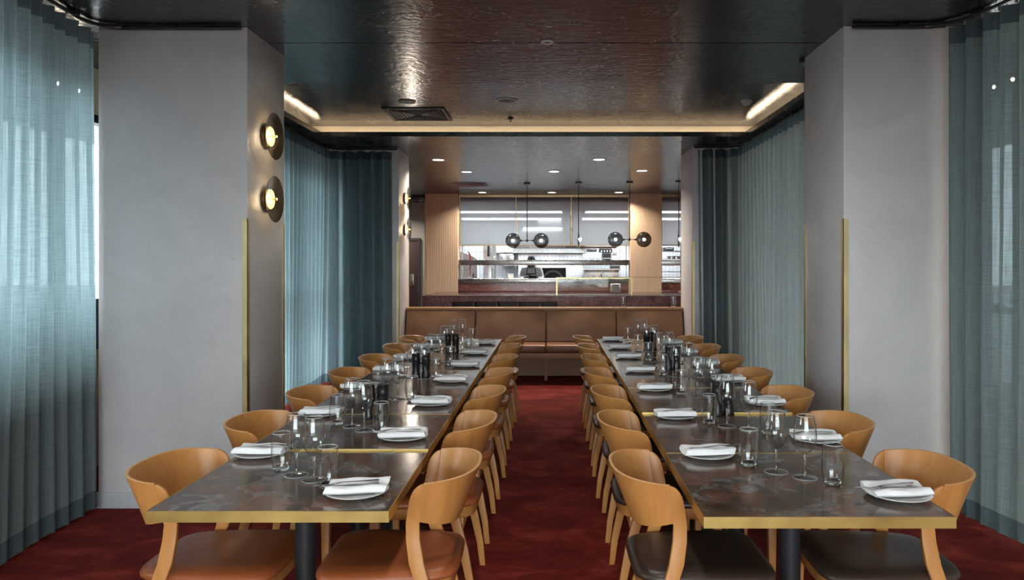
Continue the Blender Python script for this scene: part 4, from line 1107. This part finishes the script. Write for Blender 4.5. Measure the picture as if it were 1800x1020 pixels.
# faces -y (towards the tables)
V = [(0,0,.92),(0,-.01,1.10),(0,-.03,1.28),(0,-.05,1.40),(0,-.07,1.47),(0,-.10,1.53),(0,-.115,1.60)]
E = [(0,1),(1,2),(2,3),(3,4),(4,5),(5,6)]; R = [(.15,.11),(.13,.10),(.16,.115),(.14,.09),.055,(.070,.082),(.068,.082)]
def add(p, par, r): V.append(p); E.append((par, len(V)-1)); R.append(r); return len(V)-1
for s in (-1, 1):
    a = add((s*.17,-.05,1.385), 3, .062); a = add((s*.215,-.03,1.20), a, .050); a = add((s*.20,-.14,1.13 if s < 0 else 1.14), a, .043)
    a = add((s*.12,-.26,1.20), a, .030); a = add((s*.10,-.30,1.21), a, (.034,.018))
    base = a
    for q in range(4):
        b1 = add((s*(.085-.004*q)+s*.0+(.019*(q-1.5))*.5*s, -.325-.002*q, 1.222-.012*q), base, .010); b2 = add((s*(.055), -.34, 1.222-.014*q), b1, .0085); add((s*(.032), -.335, 1.218-.014*q), b2, .007)
    b1 = add((s*.075, -.285, 1.235), base, .011); add((s*.05, -.30, 1.242), b1, .009)
    l = add((s*.09, 0, .86), 0, .085); l = add((s*.10,-.01,.48), l, .060); l = add((s*.10,.01,.09), l, .042); add((s*.105,-.13,.04), l, (.035,.03))
body = skin('body', V, E, R, M['skin'])
V2 = [(0,0,.95),(0,-.01,1.12),(0,-.03,1.28),(0,-.05,1.40),(0,-.062,1.445)]; E2 = [(0,1),(1,2),(2,3),(3,4)]; R2 = [(.17,.13),(.155,.12),(.18,.135),(.155,.105),.066]
for s in (-1, 1):
    n0 = len(V2); V2 += [(s*.175,-.05,1.39),(s*.222,-.03,1.20),(s*.205,-.14,1.13),(s*.135,-.24,1.185)]; E2 += [(3,n0),(n0,n0+1),(n0+1,n0+2),(n0+2,n0+3)]; R2 += [.074,.066,.060,.045]
skin('jacket', V2, E2, R2, M['jacket'])
V3 = [(0,0,.96)]; E3 = []; R3 = [(.165,.125)]
for s in (-1, 1):
    n0 = len(V3); V3 += [(s*.09,0,.86),(s*.10,-.01,.48),(s*.10,.01,.10)]; E3 += [(0,n0),(n0,n0+1),(n0+1,n0+2)]; R3 += [.10,.078,.065]
skin('trousers', V3, E3, R3, M['trouser'])
for s in (-1, 1):
    MB().loft([[(CX+s*.105-.045, CY-.22, .0), (CX+s*.105+.045, CY-.22, 0), (CX+s*.105+.045, CY+.06, 0), (CX+s*.105-.045, CY+.06, 0)], [(CX+s*.105-.038, CY-.19, .06), (CX+s*.105+.038, CY-.19, .06), (CX+s*.105+.04, CY+.055, .10), (CX+s*.105-.04, CY+.055, .10)]]).build('shoe', M['black_gloss'], ck, bevel=.012)
# apron: bib + skirt curved over the front
def apr(u, v):
    z = .45+v*.83; hw = .20 if z < 1.0 else .20-(z-1.0)/.28*.085
    a = (u-.5)*2; y = -.165+.10*a*a*(hw/.2)-.012
    if z > 1.15: y -= .012
    return (CX+a*hw, CY+y-.01, z)
am = MB().grid(apr, 16, 16); ap = am.build('apron', M['apron'], ck, fix=False)
sd_ = ap.modifiers.new('thick', 'SOLIDIFY'); sd_.thickness = .006
for s in (-1, 1):
    MB().tube([(CX+s*.10, CY-.175, 1.27), (CX+s*.085, CY-.150, 1.40), (CX+s*.065, CY-.105, 1.455), (CX+s*.05, CY-.03, 1.47)], .011, 6).build('apron_strap', M['apron'], ck)
# head: face features, ears, cap
hc = Vector((CX, CY-.118, 1.575))
def ell(c_, rx, ry, rz, n=16, m=10, z0=-1, z1=1):
    mb = MB(); rings = []
    for j in range(m+1):
        t_ = z0+(z1-z0)*j/m; r = math.sqrt(max(.0004, 1-t_*t_))
        rings.append([(c_[0]+rx*r*math.cos(2*PI*k/n), c_[1]+ry*r*math.sin(2*PI*k/n), c_[2]+rz*t_) for k in range(n)])
    return mb.loft(rings)
ell(hc, .074, .090, .108).build('head', M['skin'], ck, ang=80)
MB().loft([[(hc.x-.008, hc.y-.084, hc.z+.018), (hc.x+.008, hc.y-.084, hc.z+.018), (hc.x+.004, hc.y-.090, hc.z+.02), (hc.x-.004, hc.y-.090, hc.z+.02)],
           [(hc.x-.017, hc.y-.082, hc.z-.025), (hc.x+.017, hc.y-.082, hc.z-.025), (hc.x+.009, hc.y-.112, hc.z-.02), (hc.x-.009, hc.y-.112, hc.z-.02)]]).build('nose', M['skin'], ck, bevel=.003)
for s in (-1, 1):
    ell((hc.x+s*.030, hc.y-.079, hc.z+.010), .012, .009, .008, 10, 6).build('eye', M['white_ceramic'], ck)
    ell((hc.x+s*.030, hc.y-.0865, hc.z+.008), .005, .003, .005, 8, 4).build('pupil', M['black_gloss'], ck)
    ell((hc.x+s*.076, hc.y+.005, hc.z+.0), .010, .018, .030, 10, 6).build('ear', M['skin'], ck)
ell((hc.x, hc.y-.078, hc.z-.055), .024, .009, .008, 12, 6).build('mouth', plain('lips', (.13, .05, .045), .5), ck)
ell((hc.x, hc.y-.002, hc.z+.018), .084, .100, .095, 24, 8, -.05, 1).build('cap', M['cap'], ck, ang=80)
MB().lathe([(.079, 0), (.088, .004), (.087, .022), (.078, .024)], (hc.x, hc.y-.006, hc.z+.008), 24).build('cap_band', M['cap'], ck)
o = plate_mb(.12).build('held_plate', M['white_ceramic']); o.location = (CX+.10, CY-.36, 1.235); tag(o, 'white plate held by the cook over the pass', 'plate')
